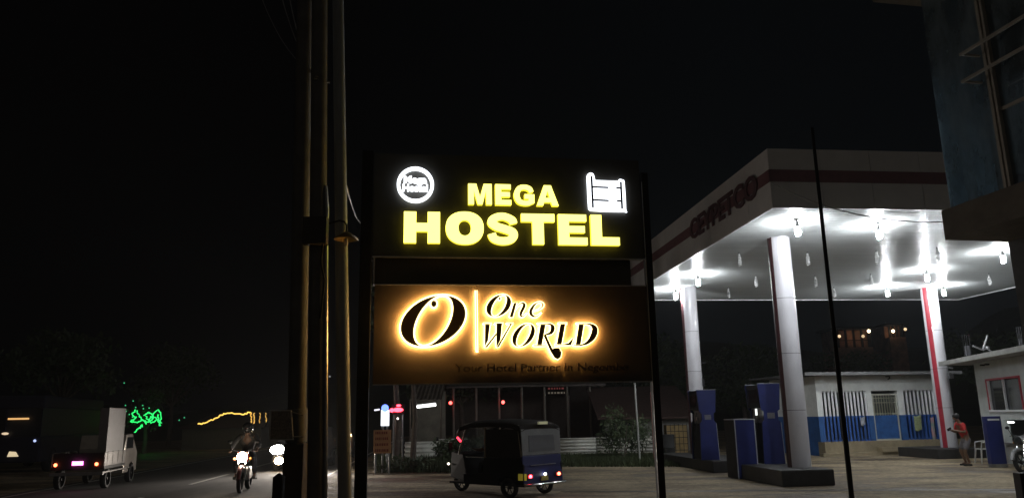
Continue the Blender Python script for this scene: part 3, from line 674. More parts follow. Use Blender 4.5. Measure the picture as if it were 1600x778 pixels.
# small framed panel
A0 = at(421, 687, 6.2); B0 = at(462, 641, 6.2)
t = thing('framed_board', 'small empty wire framed board hanging left of the leftmost pole', 'board', (A0.x, A0.y, A0.z), 0)
W_, H_ = B0.x - A0.x, B0.z - A0.z
fr = [(0, 0, 0), (0, 0, H_), (W_ * .82, 0, H_ * 1.0), (W_ * .95, 0, 0)]
g = MB(); g.tube(fr, .007, 6, closed=True); g.build('wire_frame', M_white, t)
g = MB(); g.add([(p[0], .004, p[2]) for p in fr] + [(p[0], .010, p[2]) for p in fr], [(0, 1, 2, 3), (7, 6, 5, 4), (0, 4, 5, 1), (1, 5, 6, 2), (2, 6, 7, 3), (3, 7, 4, 0)]); g.build('mesh_panel', mat('dark_mesh_board', (.32, .29, .26), .7, var=.5, scale=60), t)
g = MB(); g.tube([(W_ * .95, 0, .02), (W_ + .06, .02, .02)], .008, 6); g.tube([(W_ * .82, 0, H_ - .01), (W_ + .06, .02, H_ - .04)], .006, 6); g.build('bracket', M_steel, t)
# short concrete post at the road side
q = at(436, 742, 6.0)
g = MB(); g.box(-.036, .036, -.036, .036, 0, q.z - .01); g.v += [(-.036, -.036, q.z - .01), (.036, -.036, q.z - .01), (.036, .036, q.z - .01), (-.036, .036, q.z - .01), (0, 0, q.z + .02)]
n = len(g.v); g.f += [(n - 5, n - 4, n - 1), (n - 4, n - 3, n - 1), (n - 3, n - 2, n - 1), (n - 2, n - 5, n - 1)]; g.mi += [0] * 4
o = g.build('marker_post', mat('black_marker', (.03, .028, .028), .8)); o.location = (q.x, q.y, 0); tag(o, 'short black roadside marker post in front of the leftmost pole', 'marker post')
# insulator
J = at(495, 124, 6.1)
t = thing('wire_clamp', 'small white insulator clamp where the overhead wires meet the poles', 'clamp', J)
g = MB(); g.lathe([(.012, -.02), (.03, -.015), (.018, 0), (.03, .012), (.012, .025)], n=12); g.build('insulator', mat('porcelain', (.3, .3, .28), .3), t, smooth=True)
g = MB(); g.tube([(0, 0, 0), (.1, .05, -.01)], .008, 6); g.build('hook', M_steel, t)
def wire(pts, r, label, grp=None, name='overhead_wire', sag=0.1):
    P = []
    for i in range(len(pts) - 1):
        a, b_ = Vector(pts[i]), Vector(pts[i + 1]); n = 14
        for k in range(n + (i == len(pts) - 2)):
            u = k / n; p = a.lerp(b_, u); p.z -= sag * 4 * u * (1 - u); P.append(p)
    g = MB(); g.tube(P, r, 6); o = g.build(name, mat('wire_sheath', (.3, .3, .3), .5)); return tag(o, label, 'wire', grp)
wire([J, at(440, -5, 7.5)], .006, 'thick overhead wire leaving the clamp steeply up to the left', 'wires above the close poles')
wire([J + Vector((-.02, 0, 0)), at(452, -5, 8)], .006, 'right-hand overhead wire leaving the clamp up to the left', 'wires above the close poles')
wire([at(478, 108, 6.3), at(408, -5, 7.5)], .004, 'leftmost thin overhead wire crossing to the left pole', 'wires above the close poles')
wire([at(541, 290, 6.3), at(568, 350, 11), at(590, 430, 25)], .008, 'thin stay wire falling right from the steel pole behind sign', name='stay_wire')
wire([SF(0, -.03, ZC + .55), at(1475, 347, 12)], .012, 'black cable from the canopy corner to the corner building', sag=.25, name='cable')
# thin dark pole on the right
q = at(1300, 490, 8.5)
g = MB(); g.tube([(0, 0, 0), (0, 0, at(1268, 200, 8.5).z)], [.03, .018], 12); o = g.build('thin_pole', M_dark, smooth=True); o.location = (q.x, q.y, 0)
tag(o, 'slim black pole standing alone in front of the canopy', 'pole')
q = at(1598, 745, 8)
g = MB(); g.box(-.06, .06, -.06, .06, 0, at(1594, 738, 8).z); o = g.build('gate_post', M_dark, bevel=.008); o.location = (q.x + .0, q.y, 0); tag(o, 'short dark post cut by the right frame edge at the bottom', 'post')

# ------------------------------------------------------------------ people
def skin_obj(name, V, Ed, rad, m, parent, sub=1):
    me = bpy.data.meshes.new(name); me.from_pydata([tuple(v) for v in V], Ed, [])
    o = bpy.data.objects.new(name, me); col.objects.link(o)
    sm = o.modifiers.new('s', 'SKIN'); sm.use_smooth_shade = True; ss = o.modifiers.new('u', 'SUBSURF'); ss.levels = sub; ss.render_levels = sub
    sv = me.skin_vertices[0].data
    for i, r in enumerate(rad):
        r = r if isinstance(r, tuple) else (r, r); sv[i].radius = r
    sv[0].use_root = True
    dg = bpy.context.evaluated_depsgraph_get(); m2 = bpy.data.meshes.new_from_object(o.evaluated_get(dg))
    bpy.data.objects.remove(o)
    m2.materials.clear(); m2.materials.append(m)
    for p in m2.polygons: p.use_smooth = True
    o2 = bpy.data.objects.new(name, m2); col.objects.link(o2); o2.parent = parent; return o2
def person(label, loc, rz, J, shirt, legs, legs_to='knee', helmet=None, sleeves='elbow', group=None):
    t = thing('person', label, 'person', loc, rz, group)
    V, Ed, Rd = [], [], []
    def add(p, r, par=None):
        V.append(Vector(p)); Rd.append(r)
        if par is not None: Ed.append((par, len(V) - 1))
        return len(V) - 1
    j = {k: Vector(v) for k, v in J.items()}
    pe = add(j['pelvis'], (.14, .11)); wa = add((j['pelvis'] + j['chest']) / 2, (.125, .09), pe); ch = add(j['chest'], (.15, .1), wa)
    nk = add(j['neck'], .052, ch); hb = add(j['neck'].lerp(j['head'], .45), .07, nk); hd = add(j['head'], (.082, .095), hb); ht = add(j['head'] + (j['head'] - j['neck']).normalized() * .075, .06, hd)
    f = Vector(J.get('face', (0, 1, 0))).normalized(); add(j['head'] + f * .10 + Vector((0, 0, -.01)), .016, hd)
    side = Vector((f.y, -f.x, 0)).normalized()
    for s in 'LR':
        sg_ = -1 if s == 'L' else 1
        sh = add(j['sh' + s], .062, ch); el = add(j['el' + s], .042, sh); wr = add(j['wr' + s], .028, el)
        d = (j['wr' + s] - j['el' + s]).normalized(); up = Vector((0, 0, 1)); sd = d.cross(up).normalized() if abs(d.z) < .95 else Vector((1, 0, 0))
        pm = add(j['wr' + s] + d * .06, (.034, .02), wr)
        for k in range(4):
            a = pm; base = j['wr' + s] + d * .09 + sd * (.028 - .019 * k)
            f1 = add(base, .0095, a); add(base + d * (.045 - .006 * abs(k - 1)) + Vector((0, 0, -.018)), .008, f1)
        th = add(j['wr' + s] + d * .04 + sd * .04 * -sg_, .011, pm); add(j['wr' + s] + d * .075 + sd * .048 * -sg_ + Vector((0, 0, -.01)), .009, th)
        hp = add(j['hip' + s], .092, pe); kn = add(j['kn' + s], .058, hp); an = add(j['an' + s], .038, kn)
        fd = Vector(J.get('foot', (0, 1, 0))).normalized(); add(j['an' + s] + fd * .15 + Vector((0, 0, -.045)), .032, an)
    skin_obj('body', V, Ed, Rd, M_skin, t)
    # shirt
    V, Ed, Rd = [], [], []
    wa_ = j['pelvis'].lerp(j['chest'], -.05)
    a = add(wa_, (.15, .12)); b_ = add(j['pelvis'].lerp(j['chest'], .5), (.145, .11), a); c_ = add(j['chest'], (.19, .14), b_); add(j['chest'].lerp(j['neck'], .55), (.08, .07), c_)
    for s in 'LR':
        sh = add(j['sh' + s], .078, c_); e = add(j['sh' + s].lerp(j['el' + s], .85 if sleeves == 'elbow' else 1), .06, sh)
        if sleeves == 'wrist': add(j['wr' + s].lerp(j['el' + s], .1), .045, e)
    skin_obj('shirt', V, Ed, Rd, shirt, t)
    V, Ed, Rd = [], [], []
    a = add(j['pelvis'] + Vector((0, 0, .06)), (.14, .115)); b_ = add(j['pelvis'] + Vector((0, 0, -.02)), (.15, .12), a)
    for s in 'LR':
        h_ = add(j['hip' + s], .108, b_); k_ = add(j['kn' + s].lerp(j['hip' + s], .02), .082, h_)
        if legs_to == 'ankle': add(j['an' + s].lerp(j['kn' + s], .12), .06, k_)
    skin_obj('trousers', V, Ed, Rd, legs, t)
    g = MB(); hc = j['head'] + Vector((0, 0, .03)) - f * .015
    if helmet:
        g.ball(hc, .14, 16, (1, 1.08, 1)); g.build('helmet', helmet, t, smooth=True)
        g = MB(); g.ball(hc + f * .055 + Vector((0, 0, -.02)), .1, 12, (1.05, 1, .6)); g.build('visor', M_glassdark, t, smooth=True)
    else:
        g.ball(hc, .1, 14, (1, 1.05, .95)); g.build('hair', mat('black_hair', (.012, .01, .01), .7), t, smooth=True)
    for s in 'LR':
        g = MB(); p = j['an' + s]; fd = Vector(J.get('foot', (0, 1, 0))).normalized(); rt = Matrix.Translation(p + Vector((0, 0, -.06)) + fd * .06) @ Matrix.Rotation(math.atan2(-fd.x, fd.y), 4, 'Z')
        g.box(-.045, .045, -.11, .14, -.03, .03, rt); g.build('shoe', M_black, t, bevel=.012)
    return t

M_redshirt = mat('red_shirt', (.5, .03, .03), .85, var=.25, scale=10)
q = gnd(1509, 727)
pp = person('person in a red shirt looking down at a phone beside the red striped column', (q.x, q.y, 0), 0,
       dict(pelvis=(.12, 0, .78), chest=(.03, 0, 1.12), neck=(-.04, 0, 1.30), head=(-.11, 0, 1.42), face=(-1, -.15, -.4), foot=(-1, -.2, 0),
            shL=(-.01, -.18, 1.22), elL=(-.03, -.26, .98), wrL=(-.24, -.12, 1.04), shR=(-.01, .18, 1.22), elR=(-.03, .26, .98), wrR=(-.22, .10, 1.03),
            hipL=(.12, -.1, .74), knL=(-.04, -.12, .43), anL=(.06, -.13, .09), hipR=(.12, .1, .74), knR=(-.02, .12, .43), anR=(.1, .13, .09)),
       M_redshirt, mat('grey_shorts', (.16, .15, .16), .9, scale=12))
g = MB(); g.box(-.035, .035, -.004, .004, -.07, .07, Matrix.Rotation(R_(60), 4, 'Y')); o = g.build('phone', M_glassdark); o.location = (q.x - .36, q.y - .02, 1.08); tag(o, 'dark mobile phone held by the person in red', 'phone')
# plastic chair
M_plas = mat('white_plastic', (.6, .6, .58), .4, var=.1)
q = gnd(1541, 723)
t = thing('plastic_chair', 'white moulded plastic armchair behind the person in red', 'chair', (q.x, q.y - .1, 0), R_(80))
g = MB(); g.box(-.24, .24, -.22, .24, .42, .45); g.build('seat', M_plas, t, bevel=.01)
g = MB()
for k in range(5): x = -.17 + .085 * k; g.hexa([(x - .025, -.22, .45), (x + .025, -.22, .45), (x + .025, -.2, .45), (x - .025, -.2, .45)], [(x - .022, -.33, .82), (x + .022, -.33, .82), (x + .022, -.31, .82), (x - .022, -.31, .82)])
g.tube([(-.24, -.23, .5), (-.23, -.30, .76), (-.15, -.34, .86), (0, -.35, .88), (.15, -.34, .86), (.23, -.30, .76), (.24, -.23, .5)], .02, 8); g.build('backrest', M_plas, t, smooth=True)
for s in (-1, 1):
    g = MB(); g.tube([(s * .24, -.28, .68), (s * .27, 0, .67), (s * .26, .2, .64), (s * .25, .23, .45)], .02, 8); g.build('armrest', M_plas, t, smooth=True)
    for y in (-.2, .22):
        g = MB(); g.tube([(s * .22, y, .43), (s * .26, y * 1.25, 0)], [.028, .02], 8); g.build('leg', M_plas, t, smooth=True)

# ------------------------------------------------------------------ wheels, motorcycles
def wheel(parent, c, r, wd_, axis='x', rim=M_dark, name='wheel', spokes=6):
    g = MB(); pr = [(r * .72, -wd_ / 2), (r * .93, -wd_ / 2), (r, -wd_ * .28), (r, wd_ * .28), (r * .93, wd_ / 2), (r * .72, wd_ / 2)]
    n = 28; vs = []; N = len(pr)
    for rr, h in pr:
        for k in range(n): a = 2 * math.pi * k / n; vs.append((c[0] + h, c[1] + rr * math.cos(a), c[2] + rr * math.sin(a)))
    g.add(vs, [(i * n + k, i * n + (k + 1) % n, ((i + 1) % N) * n + (k + 1) % n, ((i + 1) % N) * n + k) for i in range(N) for k in range(n)])
    o = g.build(name, M_black, parent, smooth=True)
    g = MB(); g.lathe([(r * .14, -wd_ * .4), (r * .14, wd_ * .4)], c, 12, 'x')
    for k in range(spokes):
        a = 2 * math.pi * k / spokes; g.tube([(c[0], c[1] + r * .1 * math.cos(a), c[2] + r * .1 * math.sin(a)), (c[0], c[1] + r * .7 * math.cos(a), c[2] + r * .7 * math.sin(a))], r * .05, 6)
    g.tube([(c[0], c[1] + r * .7 * math.cos(2 * math.pi * k / 28), c[2] + r * .7 * math.sin(2 * math.pi * k / 28)) for k in range(28)], r * .06, 6, closed=True)
    g.build('rim', rim, o, smooth=True); return o
def motorbike(label, loc, rz, paint, lit, lean=0, group=None):
    t = thing('motorcycle', label, 'motorcycle', loc, rz, group); t.rotation_euler.y = lean
    wheel(t, (0, .62, .29), .29, .09); wheel(t, (0, -.62, .29), .29, .11)
    g = MB()
    for s in (-1, 1): g.tube([(s * .09, .62, .29), (s * .09, .45, .88)], .022, 8)
    g.build('fork', M_chrome, t, smooth=True)
    g = MB(); g.tube([(0, .62 + .33 * math.cos(a), .29 + .33 * math.sin(a)) for a in [R_(x) for x in (10, 40, 70, 100, 130, 160)]], .05, 8); g.build('mudguard', paint, t, smooth=True)
    g = MB(); g.tube([(-.34, .34, .98), (-.2, .42, 1.0), (0, .44, .93), (.2, .42, 1.0), (.34, .34, .98)], .014, 8); hb = g.build('handlebar', M_dark, t, smooth=True)
    for s in (-1, 1):
        g = MB(); g.tube([(s * .25, .38, 1.0), (s * .3, .4, 1.16)], .008, 6); g.ball((s * .32, .4, 1.2), .055, 10, (1.2, .3, .8)); g.build('mirror', M_dark, t, smooth=True)
    g = MB(); g.tube([(0, .46, .84), (0, .56, .84)], [.10, .09], 16); g.box(-.13, .13, .36, .47, .72, .96); g.build('headlight_cowl', paint, t, bevel=.02)
    g = MB(); g.lathe([(.001, .0), (.12, .0), (.115, .03), (.07, .05), (.001, .06)], (0, .565, .84), 16, 'y'); g.build('headlight', light_mat('bike_headlight', (1, .86, .66), 90) if lit else M_glassdark, t, smooth=True)
    for s in (-1, 1):
        g = MB(); g.ball((s * .19, .45, .80), .035, 8); g.build('indicator', light_mat('amber_indicator', (1, .35, .15), 2.5) if lit and s > 0 else mat('amber_plastic', (.5, .2, .03), .3), t, smooth=True)
    g = MB(); g.ball((0, .12, .80), .17, 14, (.75, 1.6, .8)); g.build('tank', paint, t, smooth=True)
    g = MB(); g.hexa([(-.13, -.12, .72), (.13, -.12, .72), (.11, -.8, .78), (-.11, -.8, .78)], [(-.12, -.12, .80), (.12, -.12, .80), (.10, -.8, .87), (-.10, -.8, .87)]); g.build('seat', M_black, t, bevel=.02)
    g = MB(); g.box(-.14, .14, -.22, .26, .28, .60); g.build('engine', M_steel, t, bevel=.04)
    g = MB(); g.tube([(0, .42, .85), (0, .2, .62), (0, -.2, .55), (0, -.62, .29)], .03, 8); g.tube([(0, -.2, .7), (0, -.75, .78)], .05, 8); g.build('frame', M_dark, t, smooth=True)
    g = MB(); g.tube([(.12, .1, .32), (.16, -.2, .26), (.17, -.75, .36)], [.02, .03, .045], 10); g.build('exhaust', M_chrome, t, smooth=True)
    g = MB(); g.ball((0, -.84, .78), .05, 10, (1.3, .5, .8)); g.build('tail_light', M_red, t, smooth=True)
    g = MB(); g.tube([(-.1, -.1, .3), (-.28, -.12, .28)], .015, 6); g.tube([(.1, -.1, .3), (.28, -.12, .28)], .015, 6); g.build('footpeg', M_dark, t)
    return t
def lamp_data(name, kind, energy, c, size=.05, spot=None, blend=.6):
    l = bpy.data.lights.new(name, kind); l.energy = energy; l.color = c; l.shadow_soft_size = size
    if kind == 'SPOT': l.spot_size = spot; l.spot_blend = blend
    return l
def spot(parent, loc, target, energy, c, ang=60, name='headlight_beam'):
    o = bpy.data.objects.new(name, lamp_data(name, 'SPOT', energy, c, .04, R_(ang))); col.objects.link(o); o.parent = parent
    o.location = loc; d = Vector(target) - Vector(loc); o.rotation_euler = d.to_track_quat('-Z', 'Y').to_euler(); return o

MBp = gnd(371, 770); MBp.y += .45
M_bikered = mat('dark_red_fairing', (.16, .03, .025), .35)
bk = motorbike('lit motorcycle riding towards the viewer on the road', (MBp.x, MBp.y, .01), math.pi + R_(10), M_bikered, True)
spot(bk, (0, .66, .84), (0, 9, .3), 25, (1, .88, .75), 75)
rd = person('person in dark jacket and helmet riding the oncoming motorcycle', (MBp.x, MBp.y, .01), math.pi + R_(10),
       dict(pelvis=(0, -.32, .88), chest=(0, -.18, 1.22), neck=(0, -.13, 1.38), head=(0, -.09, 1.50), face=(0, 1, 0), foot=(0, 1, 0),
            shL=(-.19, -.16, 1.32), elL=(-.31, .06, 1.12), wrL=(-.31, .28, 1.02), shR=(.19, -.16, 1.32), elR=(.31, .06, 1.12), wrR=(.31, .28, 1.02),
            hipL=(-.1, -.3, .86), knL=(-.21, .12, .80), anL=(-.22, -.08, .38), hipR=(.1, -.3, .86), knR=(.21, .12, .80), anR=(.22, -.08, .38)),
       mat('dark_jacket', (.06, .055, .05), .8), mat('dark_jeans', (.04, .04, .05), .8), 'ankle', mat('black_helmet', (.03, .03, .03), .25), 'wrist')
q = gnd(1597, 738)
motorbike('parked dark motorcycle with white front cut off by the right frame edge', (q.x + .42, q.y - .1, 0), R_(112), mat('black_white_fairing', (.03, .03, .035), .25, c2=(.5, .5, .52), scale=4), False, lean=R_(6))

# ------------------------------------------------------------------ auto rickshaw
def rickshaw():
    t = thing('auto_rickshaw', 'dark blue three wheeled auto rickshaw driving away past the sign', 'auto rickshaw', (-.42, 18.15, 0), R_(48)); t.scale = (1.04, 1.05, .95)
    blue = mat('rickshaw_blue', (.014, .02, .11), .5, var=.2, spec=.3); dk = mat('rickshaw_black_side', (.008, .008, .01), .8, spec=.12); blk = mat('rickshaw_hood', (.022, .016, .013), .8, var=.3, spec=.2)
    wheel(t, (-.56, -.85, .22), .22, .1); wheel(t, (.56, -.85, .22), .22, .1); wheel(t, (0, 1.12, .22), .22, .1)
    # lower body side profile (y, z)
    tub = [(-1.28, .30), (-1.10, .30), (-1.08, .42), (-.98, .50), (-.74, .50), (-.62, .42), (-.60, .27), (.35, .25), (.42, .30), (.42, .48), (-.15, .50), (-.20, .86), (-1.22, .88), (-1.30, .7)]
    g = MB(); g.prism([tub], -.63, -.59, 'yz'); g.prism([tub], .59, .63, 'yz'); g.build('side_panel', dk, t)
    g = MB(); g.box(-.59, .59, -1.28, .9, .25, .29); g.box(-.59, .59, -.22, -.18, .29, .8); g.build('floor', M_dark, t)
    g = MB(); g.hexa([(-.63, -1.31, .32), (.63, -1.31, .32), (.63, -1.27, .32), (-.63, -1.27, .32)], [(-.62, -1.27, .92), (.62, -1.27, .92), (.62, -1.22, .92), (-.62, -1.22, .92)]); g.build('rear_panel', blue, t, bevel=.012)
    g = MB(); g.box(-.4, .4, -1.315, -1.295, .70, .715); g.build('rear_badge', M_steel, t)
    # nose: tapered front shell
    g = MB(); L_ = [(-.50, .42, .27), (.50, .42, .27), (.20, 1.28, .34), (-.20, 1.28, .34)]; H__ = [(-.56, .5, .92), (.56, .5, .92), (.26, 1.18, .96), (-.26, 1.18, .96)]
    g.hexa([L_[0], L_[1], L_[2], L_[3]], [H__[0], H__[1], H__[2], H__[3]]); g.build('front_cowl', dk, t, bevel=.03)
    g = MB(); g.tube([(0, 1.16, .5 + .0), (0, 1.12, .24)], .04, 8); g.box(-.1, .1, .9, 1.36, .44, .47); g.build('front_mudguard', M_dark, t)
    # windscreen
    g = MB(); g.hexa([(-.55, .62, .95), (.55, .62, .95), (.55, .65, .95), (-.55, .65, .95)], [(-.52, .42, 1.52), (.52, .42, 1.52), (.52, .45, 1.52), (-.52, .45, 1.52)])
    gl = bpy.data.materials.new('windscreen_glass'); gl.use_nodes = True; nb = gl.node_tree.nodes['Principled BSDF']; nb.inputs['Transmission Weight'].default_value = .9; nb.inputs['Roughness'].default_value = .03; nb.inputs['Base Color'].default_value = (.6, .65, .7, 1)
    g.build('windscreen', gl, t)
    g = MB()
    for s in (-1, 1):
        g.tube([(s * .58, .62, .92), (s * .55, .40, 1.56)], .02, 8); g.tube([(s * .6, -.2, .85), (s * .6, -.22, 1.56)], .02, 8); g.tube([(s * .61, -1.24, .9), (s * .6, -1.15, 1.55)], .02, 8)
        g.tube([(s * .6, .40, 1.56), (s * .6, -1.18, 1.58)], .018, 8)
    g.build('hood_frame', mat('cream_tube', (.35, .30, .22), .5), t, smooth=True)
    # hood: roof with curved cross section, rear curtain
    g = MB(); ys = [(-1.26, 1.50), (-1.22, 1.62), (-1.0, 1.69), (-.4, 1.72), (.2, 1.70), (.52, 1.62), (.60, 1.54)]; xs_ = [(-.66, -.16), (-.64, -.06), (-.5, -.01), (0, .02), (.5, -.01), (.64, -.06), (.66, -.16)]
    vs = [(x, y, z + dz) for (y, z) in ys for (x, dz) in xs_]; n = len(xs_)
    g.add(vs, [(i * n + k, i * n + k + 1, (i + 1) * n + k + 1, (i + 1) * n + k) for i in range(len(ys) - 1) for k in range(n - 1)])
    hd = g.build('hood', blk, t, smooth=True); hd.modifiers.new('th', 'SOLIDIFY').thickness = .015
    g = MB(); g.hexa([(-.62, -1.275, .93), (.62, -1.275, .93), (.62, -1.262, .93), (-.62, -1.262, .93)], [(-.63, -1.255, 1.50), (.63, -1.255, 1.50), (.63, -1.243, 1.50), (-.63, -1.243, 1.50)])
    g.build('rear_curtain', mat('grey_vinyl', (.20, .20, .20), .45, var=.3, scale=5), t)
    g = MB(); g.hexa([(-.42, -1.283, 1.0), (.42, -1.283, 1.0), (.42, -1.277, 1.0), (-.42, -1.277, 1.0)], [(-.40, -1.268, 1.36), (.40, -1.268, 1.36), (.40, -1.262, 1.36), (-.40, -1.262, 1.36)]); g.build('rear_window', mat('scratched_plastic', (.12, .12, .13), .3), t)
    for s in (-1, 1):
        g = MB(); g.box(min(s * .60, s * .62), max(s * .60, s * .62), -1.24, -.25, .87, 1.50); g.build('side_curtain', blk, t)
    g = MB(); g.box(-.14, .14, -1.33, -1.29, 1.60, 1.66); g.build('roof_sign', mat('glowing_sticker', (.75, .72, .42), .5, emit=(1, .95, .6), es=.12), t)  # sticker material given a faint glow though it is no lamp
    g = MB(); g.box(-.5, .5, -.95, -.55, .5, .62); g.box(-.5, .5, -1.1, -.98, .62, 1.1); g.build('passenger_seat', M_black, t, bevel=.03)
    g = MB(); g.box(-.25, .25, -.1, .2, .5, .6); g.build('driver_seat', M_black, t, bevel=.03)
    for s, c_ in ((-1, (1, .05, .07)), (1, (1, .12, .06))):
        g = MB(); g.box(s * .46 - .09, s * .46 + .09, -1.335, -1.305, .43, .52); tl = g.build('tail_light_housing', M_red, t, bevel=.008)
        g = MB(); g.ball((s * .46, -1.34, .475), .042, 10, (1.2, .4, .9)); g.build('tail_light', light_mat('tail_light_%s' % ('a' if s < 0 else 'b'), c_, 14), tl, smooth=True)
    g = MB(); g.box(-.62, -.57, -1.33, -1.3, .40, .54); g.box(-.66, -.63, -1.28, -1.18, .40, .54); g.build('glowing_reflector', mat('glowing_reflector', (.8, .7, .05), .4, emit=(1, .8, .1), es=.1), t)  # reflector material glows faintly in place of reflected light
    g = MB(); g.box(-.11, .11, -1.335, -1.315, .36, .46); g.build('number_plate', mat('yellow_plate', (.35, .28, .06), .5), t)
    g = MB(); g.ball((0, -1.345, .50), .036, 10, (1.2, .5, .8)); g.build('plate_lamp', light_mat('plate_lamp', (1, 1, .92), 9), t, smooth=True)
    g = MB(); g.tube([(-.66, -1.34, .30), (-.6, -1.39, .30), (.6, -1.39, .30), (.66, -1.34, .30)], .022, 8); g.build('bumper', M_chrome, t, smooth=True)
    g = MB(); g.box(-.56, .56, -.55, -.52, 1.02, 1.04); g.box(-.63, -.6, -.18, .35, .86, .88); g.build('side_rail', M_chrome, t)
    for s in (-1, 1):
        g = MB(); g.tube([(s * .56, .6, 1.0), (s * .72, .72, 1.1)], .01, 6); g.box(s * .74 - .05, s * .74 + .05, .7, .72, 1.02, 1.2); g.build('mirror', M_dark, t)
    g = MB(); g.tube([(-.58, .55, 1.22), (-.62, .62, 1.32)], .025, 8); g.build('red_marker_light', light_mat('red_marker', (1, .03, .06), 5), t)
    g = MB(); g.ball((-.24, 1.3, .66), .03, 8); g.build('side_lamp', light_mat('small_front_lamp', (1, .85, .7), 4), t, smooth=True)
    return t
rk = rickshaw()
person('person driving the blue auto rickshaw, seen dimly inside', rk.location, R_(48),
       dict(pelvis=(0, .0, .70), chest=(0, .03, 1.04), neck=(0, .06, 1.22), head=(0, .09, 1.33), face=(0, 1, 0), foot=(0, 1, 0),
            shL=(-.18, .05, 1.14), elL=(-.26, .25, .95), wrL=(-.22, .48, .98), shR=(.18, .05, 1.14), elR=(.26, .25, .95), wrR=(.22, .48, .98),
            hipL=(-.1, .02, .68), knL=(-.14, .38, .66), anL=(-.14, .42, .38), hipR=(.1, .02, .68), knR=(.14, .38, .66), anR=(.14, .42, .38)),
       mat('pale_blue_shirt', (.2, .26, .36), .8), mat('dark_jeans', (.04, .04, .05), .8), 'ankle')

# ------------------------------------------------------------------ mini truck with tall box (left)
T1 = gnd(168, 762); T2_ = gnd(205, 752); hd_ = math.atan2(T2_.y - T1.y, T2_.x - T1.x) - math.pi / 2
t = thing('mini_truck', 'small open truck driving away on the road with tall white box on its bed', 'truck', (T1.x, T1.y, 0), hd_)
TL = (T2_ - T1).length; TW = 1.3
for x in (-.08, -TW + .08):
    wheel(t, (x, 0, .26), .26, .14); wheel(t, (x, TL, .26), .26, .14)
g = MB(); g.box(-TW, 0, -.45, TL * .62, .52, .60); g.build('bed_floor', M_dark, t)
M_bed = mat('silver_bed_side', (.62, .60, .58), .25, metal=.8, var=.35, scale=8)
for nm, bx in (('bed_side', (-.03, .0, -.45, TL * .62)), ('bed_side', (-TW, -TW + .03, -.45, TL * .62)), ('tailgate', (-TW + .03, -.03, -.45, -.42))):
    g = MB(); g.box(bx[0], bx[1], bx[2], bx[3], .60, .95)
    for k in range(4):
        if nm == 'bed_side': yy_ = bx[2] + (bx[3] - bx[2]) * (k + .5) / 4; g.box(bx[0] - .01, bx[1] + .01, yy_ - .02, yy_ + .02, .58, .97)
    g.build(nm, M_bed if nm == 'bed_side' else M_dark, t)
cabp = [(TL * .64, .30), (TL * .64, 1.0), (TL * .68, 1.38), (TL * .95, 1.40), (TL * 1.18, .95), (TL * 1.24, .85), (TL * 1.24, .32), (TL * 1.13, .32), (TL * 1.1, .5), (TL, .58), (TL * .9, .5), (TL * .86, .30)]
g = MB(); g.prism([cabp], -TW + .04, -.04, 'yz'); g.build('cab', mat('silver_cab', (.5, .46, .42), .25, metal=.5), t, bevel=.02)
g = MB(); g.box(-.045, -.032, TL * .72, TL * 1.0, .98, 1.3); g.build('side_window', M_glassdark, t)
g = MB(); g.box(-.07, .0, -.45, TL * .86, .42, .46); g.build('side_skirt', M_bed, t)
g = MB(); g.box(-TW, 0, -.52, -.46, .38, .46); g.build('rear_bumper', M_steel, t)
for x in (-.18, -TW + .12):
    g = MB(); g.ball((x, -.5, .66), .045, 10, (1, .4, 1)); g.build('tail_light', light_mat('truck_tail_light', (1, .13, .05), 10), t, smooth=True)
g = MB(); g.box(-TW * .5 - .13, -TW * .5 + .13, -.5, -.47, .64, .74); pl = g.build('pink_light_bar', light_mat('pink_led', (1, .12, .55), 9), t)
g = MB(); g.box(-.24, -.02, -.36, TL * .52, .61, 2.12); g.box(-.25, -.01, -.37, TL * .53, 1.62, 1.66)
bx = g.build('cargo_box', mat('off_white_cargo_box', (.15, .14, .135), .6, var=.15)); bx.location = t.location; bx.rotation_euler = t.rotation_euler
tag(bx, 'tall off-white crate standing upright on the bed of the small truck', 'box')
# lights of an oncoming car lighting the truck is the motorcycle and car below

# ------------------------------------------------------------------ oncoming car
CP = at(438, 700, 29); CP.z = 0
t = thing('car', 'oncoming car with glaring headlight partly hidden by the close poles', 'car', (CP.x + .95, CP.y, .01), math.pi + RA)
pc = mat('dark_car_paint', (.05, .05, .055), .25, coat=.5)
prof = [(-2.0, .30), (-2.05, .75), (-1.85, .95), (-1.2, 1.0), (-.7, 1.42), (.4, 1.45), (1.0, .98), (1.85, .85), (2.05, .6), (2.0, .28)]
g = MB(); g.prism([prof], -.82, .82, 'yz'); g.build('body', pc, t, bevel=.06)
for x in (-.76, .76):
    for y in (-1.25, 1.3): wheel(t, (x, y, .31), .31, .2)
g = MB(); g.hexa([(-.7, 1.03, 1.0), (.7, 1.03, 1.0), (.7, 1.05, 1.0), (-.7, 1.05, 1.0)], [(-.6, .48, 1.42), (.6, .48, 1.42), (.6, .5, 1.43), (-.6, .5, 1.43)]); g.build('windscreen', M_glassdark, t)
M_hl = light_mat('car_headlight', (1, .93, .84), 160)
for x in (-.62, .62):
    g = MB(); g.ball((x, 2.02, .72), .20, 12, (1.25, .35, .8)); g.build('headlight', M_hl, t, smooth=True)
    g = MB(); g.ball((x * .9, 2.04, .36), .14, 10, (1.1, .4, .9)); g.build('fog_lamp', light_mat('fog_lamp', (1, .72, .42), 60), t, smooth=True)
g = MB(); g.box(-.4, .4, 2.05, 2.07, .45, .6); g.build('grille', M_dark, t)
spot(t, (-.5, 2.2, .7), (-.5, 20, .0), 900, (1, .88, .78), 110)
spot(t, (.5, 2.2, .7), (3.0, 6.5, .8), 380, (1, .9, .8), 46)
t = thing('scooter', 'far scooter with small orange headlight seen right of the steel pole', 'scooter', (at(548, 700, 36).x, 36, 0), math.pi)
